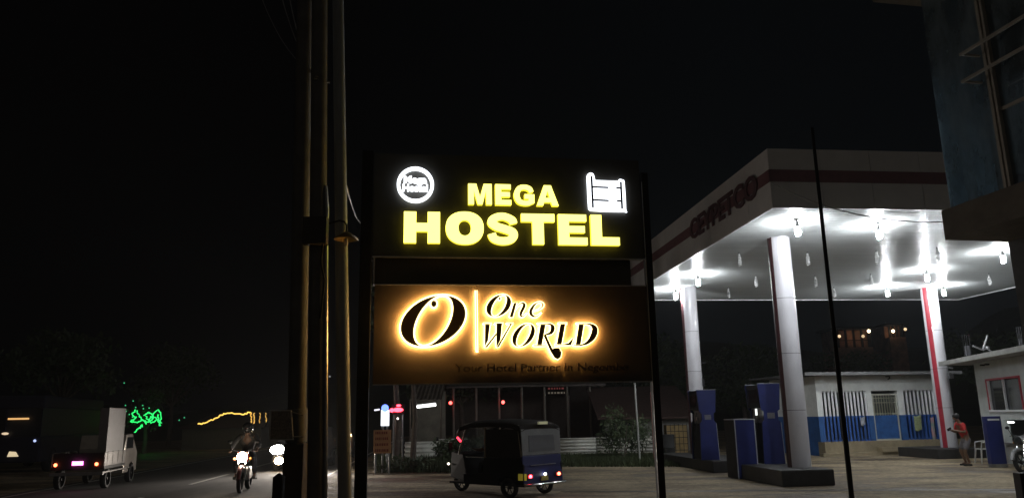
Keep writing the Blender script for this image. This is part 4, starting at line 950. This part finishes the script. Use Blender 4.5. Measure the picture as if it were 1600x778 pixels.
wheel(t, (0, .55, .24), .24, .09); wheel(t, (0, -.5, .24), .24, .1)
g = MB(); g.hexa([(-.2, .3, .3), (.2, .3, .3), (.2, .45, .3), (-.2, .45, .3)], [(-.18, .2, .9), (.18, .2, .9), (.15, .3, .95), (-.15, .3, .95)]); g.box(-.15, .15, -.6, .0, .45, .72); g.build('scooter_body', M_dark, t, bevel=.03)
g = MB(); g.ball((0, .42, 1.0), .11, 10, (1, .5, 1)); g.build('headlight', light_mat('orange_headlight', (1, .62, .3), 14), t, smooth=True)
g = MB(); g.ball((0, .48, .62), .09, 10, (1.2, .5, .6)); g.build('lower_lamp', light_mat('red_orange_lamp', (1, .3, .15), 4), t, smooth=True)

# ------------------------------------------------------------------ bus at far left
q = at(42, 700, 27)
t = thing('bus', 'dark bus at the far left with dim cabin lights', 'bus', (q.x - 1.5, 28, 0), math.pi + R_(14))
bb = mat('dark_bus_paint', (.012, .012, .03), .5)
g = MB(); g.box(-1.2, 1.2, -8, 0, .4, .0 + 1.3); g.box(-1.2, 1.2, -8, -.05, 2.3, 2.75); g.build('body', bb, t, bevel=.05)
g = MB(); g.box(-1.15, 1.15, -8, -.1, 1.3, 2.3); g.build('windows', mat('dull_bus_glass', (.02, .022, .03), .5), t)
for x in (-1.17, -.02, 1.13): g = MB(); g.box(x, x + .05, -.08, -.02, 1.3, 2.3); g.build('window_pillar', bb, t)
for y in (-1.5, -6.2):
    for x in (-1.08, 1.08): wheel(t, (x, y, .45), .45, .25)
g = MB(); g.box(-.75, -.08, .0, .03, 1.90, 1.96); g.build('cabin_strip_light', light_mat('amber_strip', (1, .55, .2), .9), t)
g = MB(); g.ball((-.05, .03, 1.42), .05, 8, (2.4, .4, .9)); g.build('dash_lamp', light_mat('dash_lamp', (1, .75, .5), .8), t)
g = MB(); g.ball((-1.02, .03, 1.15), .05, 8); g.build('blue_marker_lamp', light_mat('blue_marker', (.5, .6, 1), 1.2), t)
g = MB(); g.hexa([(-.55, -.01, .62), (-.2, -.01, .62), (-.2, .05, .62), (-.55, .05, .62)], [(-.45, -.01, .78), (-.25, -.01, .80), (-.25, .05, .80), (-.45, .05, .78)]); g.build('headlight', light_mat('dim_headlight', (1, .8, .5), .7), t)

# ------------------------------------------------------------------ background right of the road: fence, shops, signs
def line_fence(name, label, pA, pB, h, rows=6):
    A, B = Vector(pA), Vector(pB); L_ = (B - A).length; rz = math.atan2(B.y - A.y, B.x - A.x)
    t = thing(name, label, 'fence', A, rz, 'corrugated sheet fences behind the forecourt')
    n = int(L_ / 2.4) + 1; prof = []
    for k in range(rows * 8 + 1): z = .12 + (h - .12) * k / (rows * 8); prof.append((.045 * math.sin(2 * math.pi * k / 8), z))
    for s in range(n):
        x0, x1 = L_ * s / n, L_ * (s + 1) / n - .01; g = MB(); yo = random.uniform(-.02, .02); dz = random.uniform(-.04, .04)
        vs = [(x, y + yo, z + dz + tw) for (x, tw) in ((x0, 0), (x1, random.uniform(-.03, .03))) for (y, z) in prof]; m_ = len(prof)
        g.add(vs, [(i, i + 1, m_ + i + 1, m_ + i) for i in range(m_ - 1)])
        o = g.build('sheet', mat('galvanised_sheet', (.80, .79, .72), .6, var=.35, scale=1.6), t, smooth=True)
        o.modifiers.new('th', 'SOLIDIFY').thickness = .004
        g = MB(); g.box(x0 - .03, x0 + .03, .06, .12, 0, h + .1); g.build('post', M_dark, t)
FZ = 1.42
FA = gnd(868, 713); FB = gnd(1062, 710)
line_fence('corrugated_fence', 'pale corrugated sheet fence right of the auto rickshaw', (FA.x, FA.y, 0), (FB.x, FB.y, 0), at(960, 681, 34).z, 5)
FA = gnd(632, 722); FB = gnd(735, 716)
line_fence('corrugated_fence', 'pale corrugated sheet fence between the tree trunks and the rickshaw', (FA.x, FA.y, 0), (FB.x, FB.y, 0), at(670, 688, 31).z, 4)

def leaves(mb, n, c, r, s0, s1):
    for _ in range(n):
        a = random.random() * 6.283; z = random.uniform(-1, 1); rr = random.random() ** .45; k = math.sqrt(1 - z * z)
        p = Vector((c[0] + r[0] * rr * k * math.cos(a), c[1] + r[1] * rr * k * math.sin(a), c[2] + r[2] * rr * z))
        u = Vector((random.gauss(0, 1), random.gauss(0, 1), random.gauss(0, 1))).normalized(); v = u.orthogonal().normalized(); s = random.uniform(s0, s1)
        mb.add([p, p + u * s + v * s * .4, p + u * s * 2, p + u * s - v * s * .4], [(0, 1, 2, 3)])
M_leaf = mat('dark_leaves', (.05, .075, .025), .6, var=.5, scale=2)
M_bark = mat('bark', (.13, .10, .08), .9, var=.4, scale=6, bump=.5)
def tree(label, loc, h, tr, crown, nl=2200, cl=9, nm='tree', group='dark trees behind the forecourt', ls=(.06, .14)):
    t = thing(nm, label, 'tree', loc, 0, group); g = MB()
    g.tube([(0, 0, 0), (.08 * h / 5, 0, h * .3), (-.03, .05, h * .6), (.05, 0, h * .85)], [tr, tr * .8, tr * .6, tr * .35], 10)
    cs = []
    for k in range(cl):
        a = 6.283 * k / cl + random.random(); rr = random.uniform(.35, .8); c_ = (crown[0] * rr * math.cos(a), crown[0] * rr * math.sin(a), h + crown[1] * random.uniform(-.6, .7)); cs.append(c_)
        g.tube([(0, 0, h * .55), (c_[0] * .5, c_[1] * .5, (h * .6 + c_[2]) / 2), c_], [tr * .4, tr * .25, tr * .1], 6)
    g.build('trunk', M_bark, t, smooth=True); g = MB()
    for c_ in cs: leaves(g, nl // cl, c_, (crown[0] * .5, crown[0] * .5, crown[1] * .5), *ls)
    g.build('crown', M_leaf, t); return t
def trunk_only(label, px, pyb, r, h, Y=None):
    q = gnd(px, pyb) if Y is None else at(px, pyb, Y)
    return tree(label, (q.x, q.y, 0), h, r, (1.5, .9), 900, 6, group='roadside trees left of the rickshaw')
trunk_only('slim pale trunked tree behind the orange board', 617, 735, .14, 5.2)
trunk_only('tree with crooked trunk beside the red light', 644, 732, .11, 5.6)
for px, Y, h, l in ((720, 44, 6, 'dark tree behind the middle of the sign'), (930, 46, 6.5, 'dark tree beyond the fence right of the rickshaw'), (1160, 52, 5, 'dark tree behind the fuel pumps'), (1020, 50, 6, 'dark tree behind the right sign post'),
                    (270, 60, 7, 'dark tree beyond the road beside the green light tree'), (100, 46, 7, 'dark tree standing behind the bus'), (1330, 60, 5, 'dark tree behind the station shop'), (1560, 45, 6, 'dark tree behind the station office')):
    q = at(px, 600, Y); tree(l, (q.x, Y, 0), h * .75, .2, (3.0, 2.2), 2600, 10, ls=(.12, .25))
# bushes
def bush(label, px, py, w_, h_, n=700, Y=None):
    q = gnd(px, py) if Y is None else at(px, py, Y); g = MB()
    t = thing('bush', label, 'bush', (q.x, q.y, 0), 0, 'bushes growing by the fences')
    for k in range(5): leaves(g, n * 2 // 5, (random.uniform(-.5, .5) * w_, random.uniform(-.2, .2) * w_, h_ * random.uniform(.3, .75)), (w_ * .35, w_ * .3, h_ * .35), .04, .11)
    g.build('foliage', M_leaf, t); g = MB()
    for k in range(6): a = k; g.tube([(0, 0, 0), (.3 * w_ * math.cos(a), .3 * w_ * math.sin(a), h_ * .7)], .015, 5)
    g.build('stems', M_bark, t)
bush('leafy bush growing up through the right corrugated fence', 975, 717, 1.5, 1.9, 900)
bush('low dark bush left of the auto rickshaw', 712, 722, 1.8, 1.0, 700)
bush('scrubby bush at the foot of the tree trunks', 632, 737, 1.2, .45, 400)
# grass
g = MB()
def grass(px0, px1, py0, py1, n, hm):
    for _ in range(n):
        q = gnd(random.uniform(px0, px1), random.uniform(py0, py1)); h = random.uniform(.08, hm); a = random.random() * 3.14; w_ = .02
        g.add([(q.x - w_ * math.cos(a), q.y - w_ * math.sin(a), 0), (q.x + w_ * math.cos(a), q.y + w_ * math.sin(a), 0), (q.x + random.uniform(-.08, .08), q.y + random.uniform(-.08, .08), h)], [(0, 1, 2)])
grass(868, 1065, 711, 729, 9000, .22); grass(585, 730, 716, 738, 6000, .35)
o = g.build('grass', mat('dark_grass', (.05, .07, .02), .8, var=.5, scale=1)); tag(o, kind='stuff')

# open-sided shop with tube light, left background
q = gnd(660, 712); SHY = 38
a0 = at(640, 650, SHY); a1 = at(672, 650, SHY)
t = thing('roadside_shop', 'small open roadside shop lit by a white tube behind the fence', 'building', (a0.x, SHY, 0), 0)
sw = a1.x - a0.x + .6
g = MB(); g.box(0, sw, 1.6, 1.75, 0, 3.0); g.box(0, .1, 0, 1.6, 0, 1.2); g.build('wall', mat('grey_block_wall', (.2, .18, .15), .9, var=.4, scale=2), t)
g = MB(); n = 24
vs = [(sw * k / n, y, z + .03 * math.sin(k * 2.1)) for (y, z) in ((-.4, 2.55), (2.2, 3.6)) for k in range(n + 1)]
g.add(vs, [(k, k + 1, n + 2 + k, n + 1 + k) for k in range(n)]); o = g.build('roof', mat('rusty_sheet', (.16, .13, .1), .7, var=.5, scale=3), t); o.modifiers.new('th', 'SOLIDIFY').thickness = .02
for x in (.05, sw - .05):
    g = MB(); g.tube([(x, -.2, 0), (x, -.2, 2.6)], .05, 8); g.build('post', M_bark, t)
ta = at(646, 636, SHY - .5); tb = at(681, 632, SHY - .5)
tl = thing('tube_light', 'bright white fluorescent tube under the roadside shop roof', 'light', ta, 0)
g = MB(); g.tube([(0, 0, 0), tuple(tb - ta)], .06, 10); g.build('tube', light_mat('white_tube', (.95, 1, .92), 5.5), tl, smooth=True)
g = MB(); g.tube([(0, .05, .09), (tb.x - ta.x, .05, tb.z - ta.z + .09)], .04, 6); g.build('fitting', M_white, tl)
# long low shelter behind with posts and the red lamps
b0 = at(700, 640, 42); b1 = at(945, 640, 42)
t = thing('open_shelter', 'long dark open shelter with posts behind the auto rickshaw', 'shelter', (b0.x, 42, 0), 0)
L_ = b1.x - b0.x
g = MB(); g.hexa([(0, -1, 3.2), (L_, -1, 3.2), (L_, 4, 4.4), (0, 4, 4.4)], [(0, -1, 3.28), (L_, -1, 3.28), (L_, 4, 4.48), (0, 4, 4.48)]); g.build('roof', mat('dark_tin', (.12, .1, .09), .7, var=.4), t)
for k in range(7):
    g = MB(); x = L_ * (k + .3) / 7; g.tube([(x, -.8, 0), (x, -.8, 3.2)], .06, 8); g.build('post', mat('grey_post', (.22, .2, .17), .8), t)
g = MB(); g.box(0, L_, 3.6, 3.8, 0, 4.2); g.build('back_wall', mat('dark_wall', (.08, .06, .05), .9), t)
for (px, py, lb) in ((704, 629, 'small red light hanging under the left end of the shelter'), (786, 628, 'small red light hanging under the middle of the shelter')):
    q = at(px, py, 40.8); tr_ = thing('red_lamp', lb, 'lamp', q, 0, 'red lights on the shelter eave')
    g = MB(); g.ball((0, 0, 0), .09, 10); g.build('bulb', light_mat('red_bulb', (1, .06, .05), 9), tr_, smooth=True)
    g = MB(); g.tube([(0, 0, .09), (0, 0, .45)], .015, 6); g.tube([(-.02, 0, .12), (.02, 0, .2)], .05, 6); g.build('holder', M_dark, tr_)
# house wall behind right fence
c0_ = at(946, 660, 37); c1 = at(1080, 660, 37)
t = thing('low_house', 'low grey walled house with dark window behind the right fence', 'building', (c0_.x, 37, 0), 0)
L_ = c1.x - c0_.x; zt_ = at(1000, 655, 37).z
w0 = at(964, 660, 37).x - c0_.x; w1 = at(987, 660, 37).x - c0_.x
g = MB(); g.box(0, w0, 0, .2, 0, zt_); g.box(w0, w1, 0, .2, 0, .9); g.box(w1, L_, 0, .2, 0, zt_); g.box(w0, w1, 0, .2, zt_ - .12, zt_); g.build('wall', mat('grey_render', (.26, .25, .23), .9, var=.35, scale=1.5), t)
g = MB(); g.box(w0, w1, .1, .12, .9, zt_ - .12); g.build('window', M_glassdark, t)
g = MB(); g.hexa([(-.4, -.5, zt_ + .02), (L_ + .4, -.5, zt_ + .02), (L_ + .4, 5, zt_ + 1.6), (-.4, 5, zt_ + 1.6)], [(-.4, -.5, zt_ + .1), (L_ + .4, -.5, zt_ + .1), (L_ + .4, 5, zt_ + 1.7), (-.4, 5, zt_ + 1.7)]); g.build('roof', mat('brown_tiles', (.09, .05, .04), .8, var=.4), t)
# thin white pole right of sign bottom
q = gnd(1000, 722)
g = MB(); g.tube([(0, 0, 0), (-.05, 0, at(988, 598, q.y).z)], .035, 8); o = g.build('thin_post', mat('pale_post', (.4, .4, .38), .6), smooth=True); o.location = (q.x, q.y, 0); tag(o, 'thin pale post standing in front of the right corrugated fence', 'post')
q = gnd(1023, 722)
g = MB(); g.tube([(0, 0, 0), (0, 0, at(1021, 612, q.y).z)], .03, 8); o = g.build('thin_post', mat('reddish_post', (.3, .12, .1), .6), smooth=True); o.location = (q.x, q.y, 0); tag(o, 'thin reddish post just beside the right sign post', 'post')
# crates / barrels by left column
q = gnd(1066, 716)
t = thing('wire_crate', 'yellowish stacked wire crate left of the far left pump', 'crate', (q.x, q.y + 1, 0), 0)
g = MB(); g.box(-.4, .4, -.3, .3, .05, 1.25); g.build('contents', mat('straw_yellow', (.30, .21, .09), .9, var=.3), t)
g = MB()
for k in range(6): x = -.41 + .82 * k / 5; g.tube([(x, -.31, 0), (x, -.31, 1.3)], .012, 5)
for k in range(6): z = .05 + 1.2 * k / 5; g.tube([(-.41, -.31, z), (.41, -.31, z)], .012, 5)
g.build('wire_cage', M_dark, t)
for k, (px, lb) in enumerate(((1049, 'black barrel left of the wire crate'), (1037, 'black barrel right of the sign post, farther left'))):
    q = gnd(px, 718); g = MB(); g.lathe([(.26, 0), (.28, .05), (.28, .4), (.30, .43), (.28, .46), (.28, .85), (.29, .9), (.25, .92)], n=20)
    o = g.build('barrel', M_black, smooth=True); o.location = (q.x, q.y + .6, 0); tag(o, lb, 'barrel', 'barrels by the fence end')

# signs near the road
def board(name, label, cat, px0, py0, px1, py1, Y, m, posts=True, thick=.05):
    A = at(px0, py1, Y); B = at(px1, py0, Y); t = thing(name, label, cat, (A.x, Y, 0), 0)
    W_ = B.x - A.x; g = MB(); g.box(0, W_, 0, thick, A.z, B.z); p = g.build('panel', m, t)
    if posts:
        for x in (.06, W_ - .06): g = MB(); g.tube([(x, thick + .03, 0), (x, thick + .03, B.z)], .03, 8); g.build('post', M_steel, t)
    return t, W_, A.z, B.z
M_or = mat('orange_cream_board', (.55, .28, .13), .7, var=.2, scale=3)
t, W_, z0, z1 = board('notice_board', 'orange board with rows of dark red writing left of the tree trunks', 'sign board', 583, 671, 611, 708, 25, M_or)
g = MB()
for r in range(4):
    z = z1 - (z1 - z0) * (r + .5) / 4; x = .06; g = MB()
    while x < W_ - .1:
        l = random.uniform(.02, .05); g.box(x, x + l, -.008, -.002, z - .04, z + .04); x += l + .018
    g.build('writing_row', mat('dark_red_writing', (.25, .05, .03), .7), t)
t, W_, z0, z1 = board('lightbox_sign', 'small glowing white lightbox sign with blue top above the orange board', 'sign', 595, 640, 608, 665, 25.5, light_mat('white_lightbox', (.82, .9, 1), 1.7))
g = MB(); g.ball((W_ / 2, -.02, z1 + .06), .12, 12, (1, .3, 1)); g.build('blue_top', light_mat('blue_glow', (.15, .25, 1), 2.5), t)
g = MB(); g.tube([(-.22, 0, z1 - .0), (-.05, 0, z1 + .02)], .03, 6); g.build('side_lamp', light_mat('white_side', (.9, .9, 1), 1.2), t)
t, W_, z0, z1 = board('red_light_sign', 'glowing red lamp cluster beside the small white lightbox', 'sign', 612, 631, 632, 647, 26, M_dark, thick=.04)
g = MB(); zc_ = (z0 + z1) / 2
g.ball((W_ * .5, -.03, zc_ - .02), .09, 10, (2.0, .4, .8)); g.ball((W_ * .02, -.03, zc_ - .03), .07, 10, (1, .4, 1)); g.ball((W_ * .55, -.03, zc_ + .12), .05, 8, (1.6, .4, .8)); g.build('red_lamps', light_mat('red_led', (1, .03, .05), 12), t, smooth=True)
g = MB(); g.ball((W_ * .5, -.05, zc_ - .3), .035, 8); g.build('white_lamp', light_mat('white_led_small', (1, .9, .85), 3), t)
# small far sign with two rows of tiny lit marks
t, W_, z0, z1 = board('far_sign', 'tiny far sign with faint red and white rows of writing under the brown panel', 'sign', 848, 596, 890, 618, 45, mat('brown_far_board', (.04, .02, .015), .8), posts=True)
for zz, c_, nm in ((.78, (1, .75, .65), 'pale'), (.52, (.8, .2, .2), 'red'), (.2, (.8, .7, .55), 'cream')):
    g = MB(); x = W_ * .2
    while x < W_ * .82:
        l = random.uniform(.06, .14); g.box(x, x + l, -.02, -.004, z0 + (z1 - z0) * zz - .05, z0 + (z1 - z0) * zz + .05); x += l + .07
    g.build('writing', light_mat('far_writing_' + nm, c_, .10), t)

# ------------------------------------------------------------------ string lights (left background) and green lit tree
def lights(label, pts, Y, r, m, nm='string_lights'):
    P = [at(a + random.gauss(0, .7), b_ + random.gauss(0, .7), Y + random.uniform(-.2, .2)) for a, b_ in smooth_path(pts, 6)]
    g = MB(); g.tube(P, r, 6); o = g.build(nm, m); return tag(o, label, 'string lights', 'decorative light strings across the road')
M_yl = light_mat('warm_string', (1, .62, .12), 1.5)
lights('long warm yellow light string running up over a roof beyond the road', [(310, 662), (322, 659), (335, 654), (348, 647), (362, 645), (378, 647), (391, 644)], 48, .04, M_yl)
for i, x in enumerate((392, 397, 406, 415)):
    lights(('short hanging yellow light string, %s of four beside the framed board' % ('first', 'second', 'third', 'last')[i]), [(x, 645), (x + .5, 652), (x, 662 - i)], 48, .035 if i < 2 else .022, light_mat('warm_string_dim', (1, .6, .15), .6))
q = at(340, 655, 50)
t = thing('far_house', 'dark house under the long yellow light string beyond the road', 'building', (q.x - 2.2, 50, 0), 0)
g = MB(); g.box(0, 5, 0, 4, 0, 1.3); g.build('wall', mat('far_wall', (.1, .09, .07), .9), t)
g = MB(); g.hexa([(-.3, -.4, 1.3), (5.3, -.4, 1.3), (5.3, 4.4, 1.3), (-.3, 4.4, 1.3)], [(1.6, 1.5, 2.3), (5.2, 1.5, 2.3), (5.2, 2.5, 2.3), (1.6, 2.5, 2.3)]); g.build('roof', mat('far_roof', (.06, .04, .03), .8), t)
q = at(225, 700, 45)
tree('tree across the road wrapped in green light strings', (q.x, 45, 0), 2.4, .14, (1.1, 1.2), 700, 8, group='dark trees beyond the road', ls=(.06, .14))
M_gr = light_mat('green_string', (.04, 1, .22), 1.0)
for i, (pts, lb) in enumerate((([(214, 641), (218, 650), (224, 656), (234, 658), (239, 652), (240, 645), (247, 640), (251, 646), (251, 660)], 'long winding bright green light string in the tree crown'),
                   ([(233, 657), (236, 650), (238, 655)], 'short bright green light string in the middle of the tree'),
                   ([(210, 675), (216, 670), (222, 664), (218, 668)], 'green light string on the lowest left branch'),
                   ([(247, 648), (248, 656), (250, 664), (246, 655)], 'short green light string at the right of the tree'),
                   ([(212, 640), (206, 646), (212, 652), (205, 657), (214, 660), (222, 655), (228, 662)], 'tangled green light string at the left of the tree crown'),
                   ([(226, 648), (232, 644), (238, 649), (244, 654), (236, 660), (228, 650)], 'tangled green light string in the crown centre'))):
    lights(lb, pts, 43.9, .03, M_gr)
for i, (x, y) in enumerate(((194, 598), (208, 626), (196, 633), (212, 636), (223, 633), (224, 638), (202, 647), (207, 651), (197, 642), (233, 637), (280, 656), (288, 652))):
    p = at(x, y, 44); g = MB(); g.ball((0, 0, 0), .04, 8); o = g.build('fairy_light', light_mat('green_fairy', (.1, 1, .4), .45), smooth=True); o.location = p
    tag(o, 'tiny green bulb dotted in the dark foliage around the green lit tree', 'fairy light', 'tiny green bulbs in the tree')
for (x, y, c_, s_, lb) in ((228, 679, (1, .8, .6), 1.2, 'tiny warm white lamp below the green lit tree'), (383, 664, (1, .9, .8), .9, 'small white far lamp above the motorcycle rider'), (391, 666, (1, .85, .6), .9, 'small cream far lamp right of the one above the rider'),
                           (514, 672, (.9, .9, 1), .8, 'small white far lamp seen between the two right-hand poles'), (515, 588, (.7, .7, .75), .3, 'faint high far lamp seen between the two right-hand poles')):
    p = at(x, y, 50); g = MB(); g.ball((0, 0, 0), .07, 8); o = g.build('far_lamp', light_mat('far_lamp_%d' % x, c_, s_), smooth=True); o.location = p; tag(o, lb, 'lamp')

# ------------------------------------------------------------------ houses on the hill
def hill_house(px0, px1, py0, py1, Y, label, lamps):
    A = at(px0, py1, Y); B = at(px1, py0, Y); t = thing('hill_house', label, 'house', A, 0, 'lit houses on the hill')
    W_, H_ = B.x - A.x, B.z - A.z
    g = MB(); g.box(0, W_, 1.2, 5, -8, H_); g.box(0, W_, -.2, 1.2, -8, 0); g.build('wall', mat('pinkish_hill_wall', (.30, .17, .12), .9, c2=(.12, .08, .06), scale=.8), t)
    g = MB(); g.box(-.5, W_ + .5, -.5, 5.5, H_, H_ + .3); g.build('roof', M_dark, t)
    for k in range(5): g = MB(); x = W_ * (k + .1) / 4.4; g.box(x, x + .25, -.1, .15, 0, H_); g.build('balcony_post', M_dark, t)
    g = MB(); g.box(0, W_, -.15, -.1, .9, 1.0); g.build('railing', M_dark, t)
    for px, py, s_ in lamps:
        q = at(px, py, Y - .5) - A; g = MB(); g.ball((q.x, -.4, q.z), .22, 8); lo = g.build('lamp', light_mat('hill_lamp_%d' % px, (1, .72, .42), s_), t, smooth=True)
    p = bpy.data.objects.new('porch_light', lamp_data('porch', 'POINT', 9, (1, .55, .3), .2)); col.objects.link(p); p.parent = t; p.location = (W_ * .5, .3, H_ * .7)
hill_house(1308, 1360, 514, 543, 105, 'dim pinkish lit house high on the hill behind the canopy', ((1312, 525, 1.2), (1358, 517, 12), (1349, 525, .8)))
hill_house(1389, 1412, 508, 527, 110, 'smaller lit house on the hill left of the red striped column', ((1396, 517, 12), (1415, 514, 1.2)))

# ------------------------------------------------------------------ humid night air
g = MB(); g.box(-120, 60, -20, 420, -1, 60)
hz = g.build('haze', None); hz.data.materials.clear(); m = bpy.data.materials.new('humid_air'); m.use_nodes = True; T = m.node_tree; T.nodes.clear()
out = T.nodes.new('ShaderNodeOutputMaterial'); pv = T.nodes.new('ShaderNodeVolumePrincipled'); pv.inputs['Density'].default_value = .0006; pv.inputs['Color'].default_value = (.9, .92, .95, 1); pv.inputs['Anisotropy'].default_value = .3
T.links.new(pv.outputs[0], out.inputs['Volume']); hz.data.materials.append(m); tag(hz, kind='stuff')
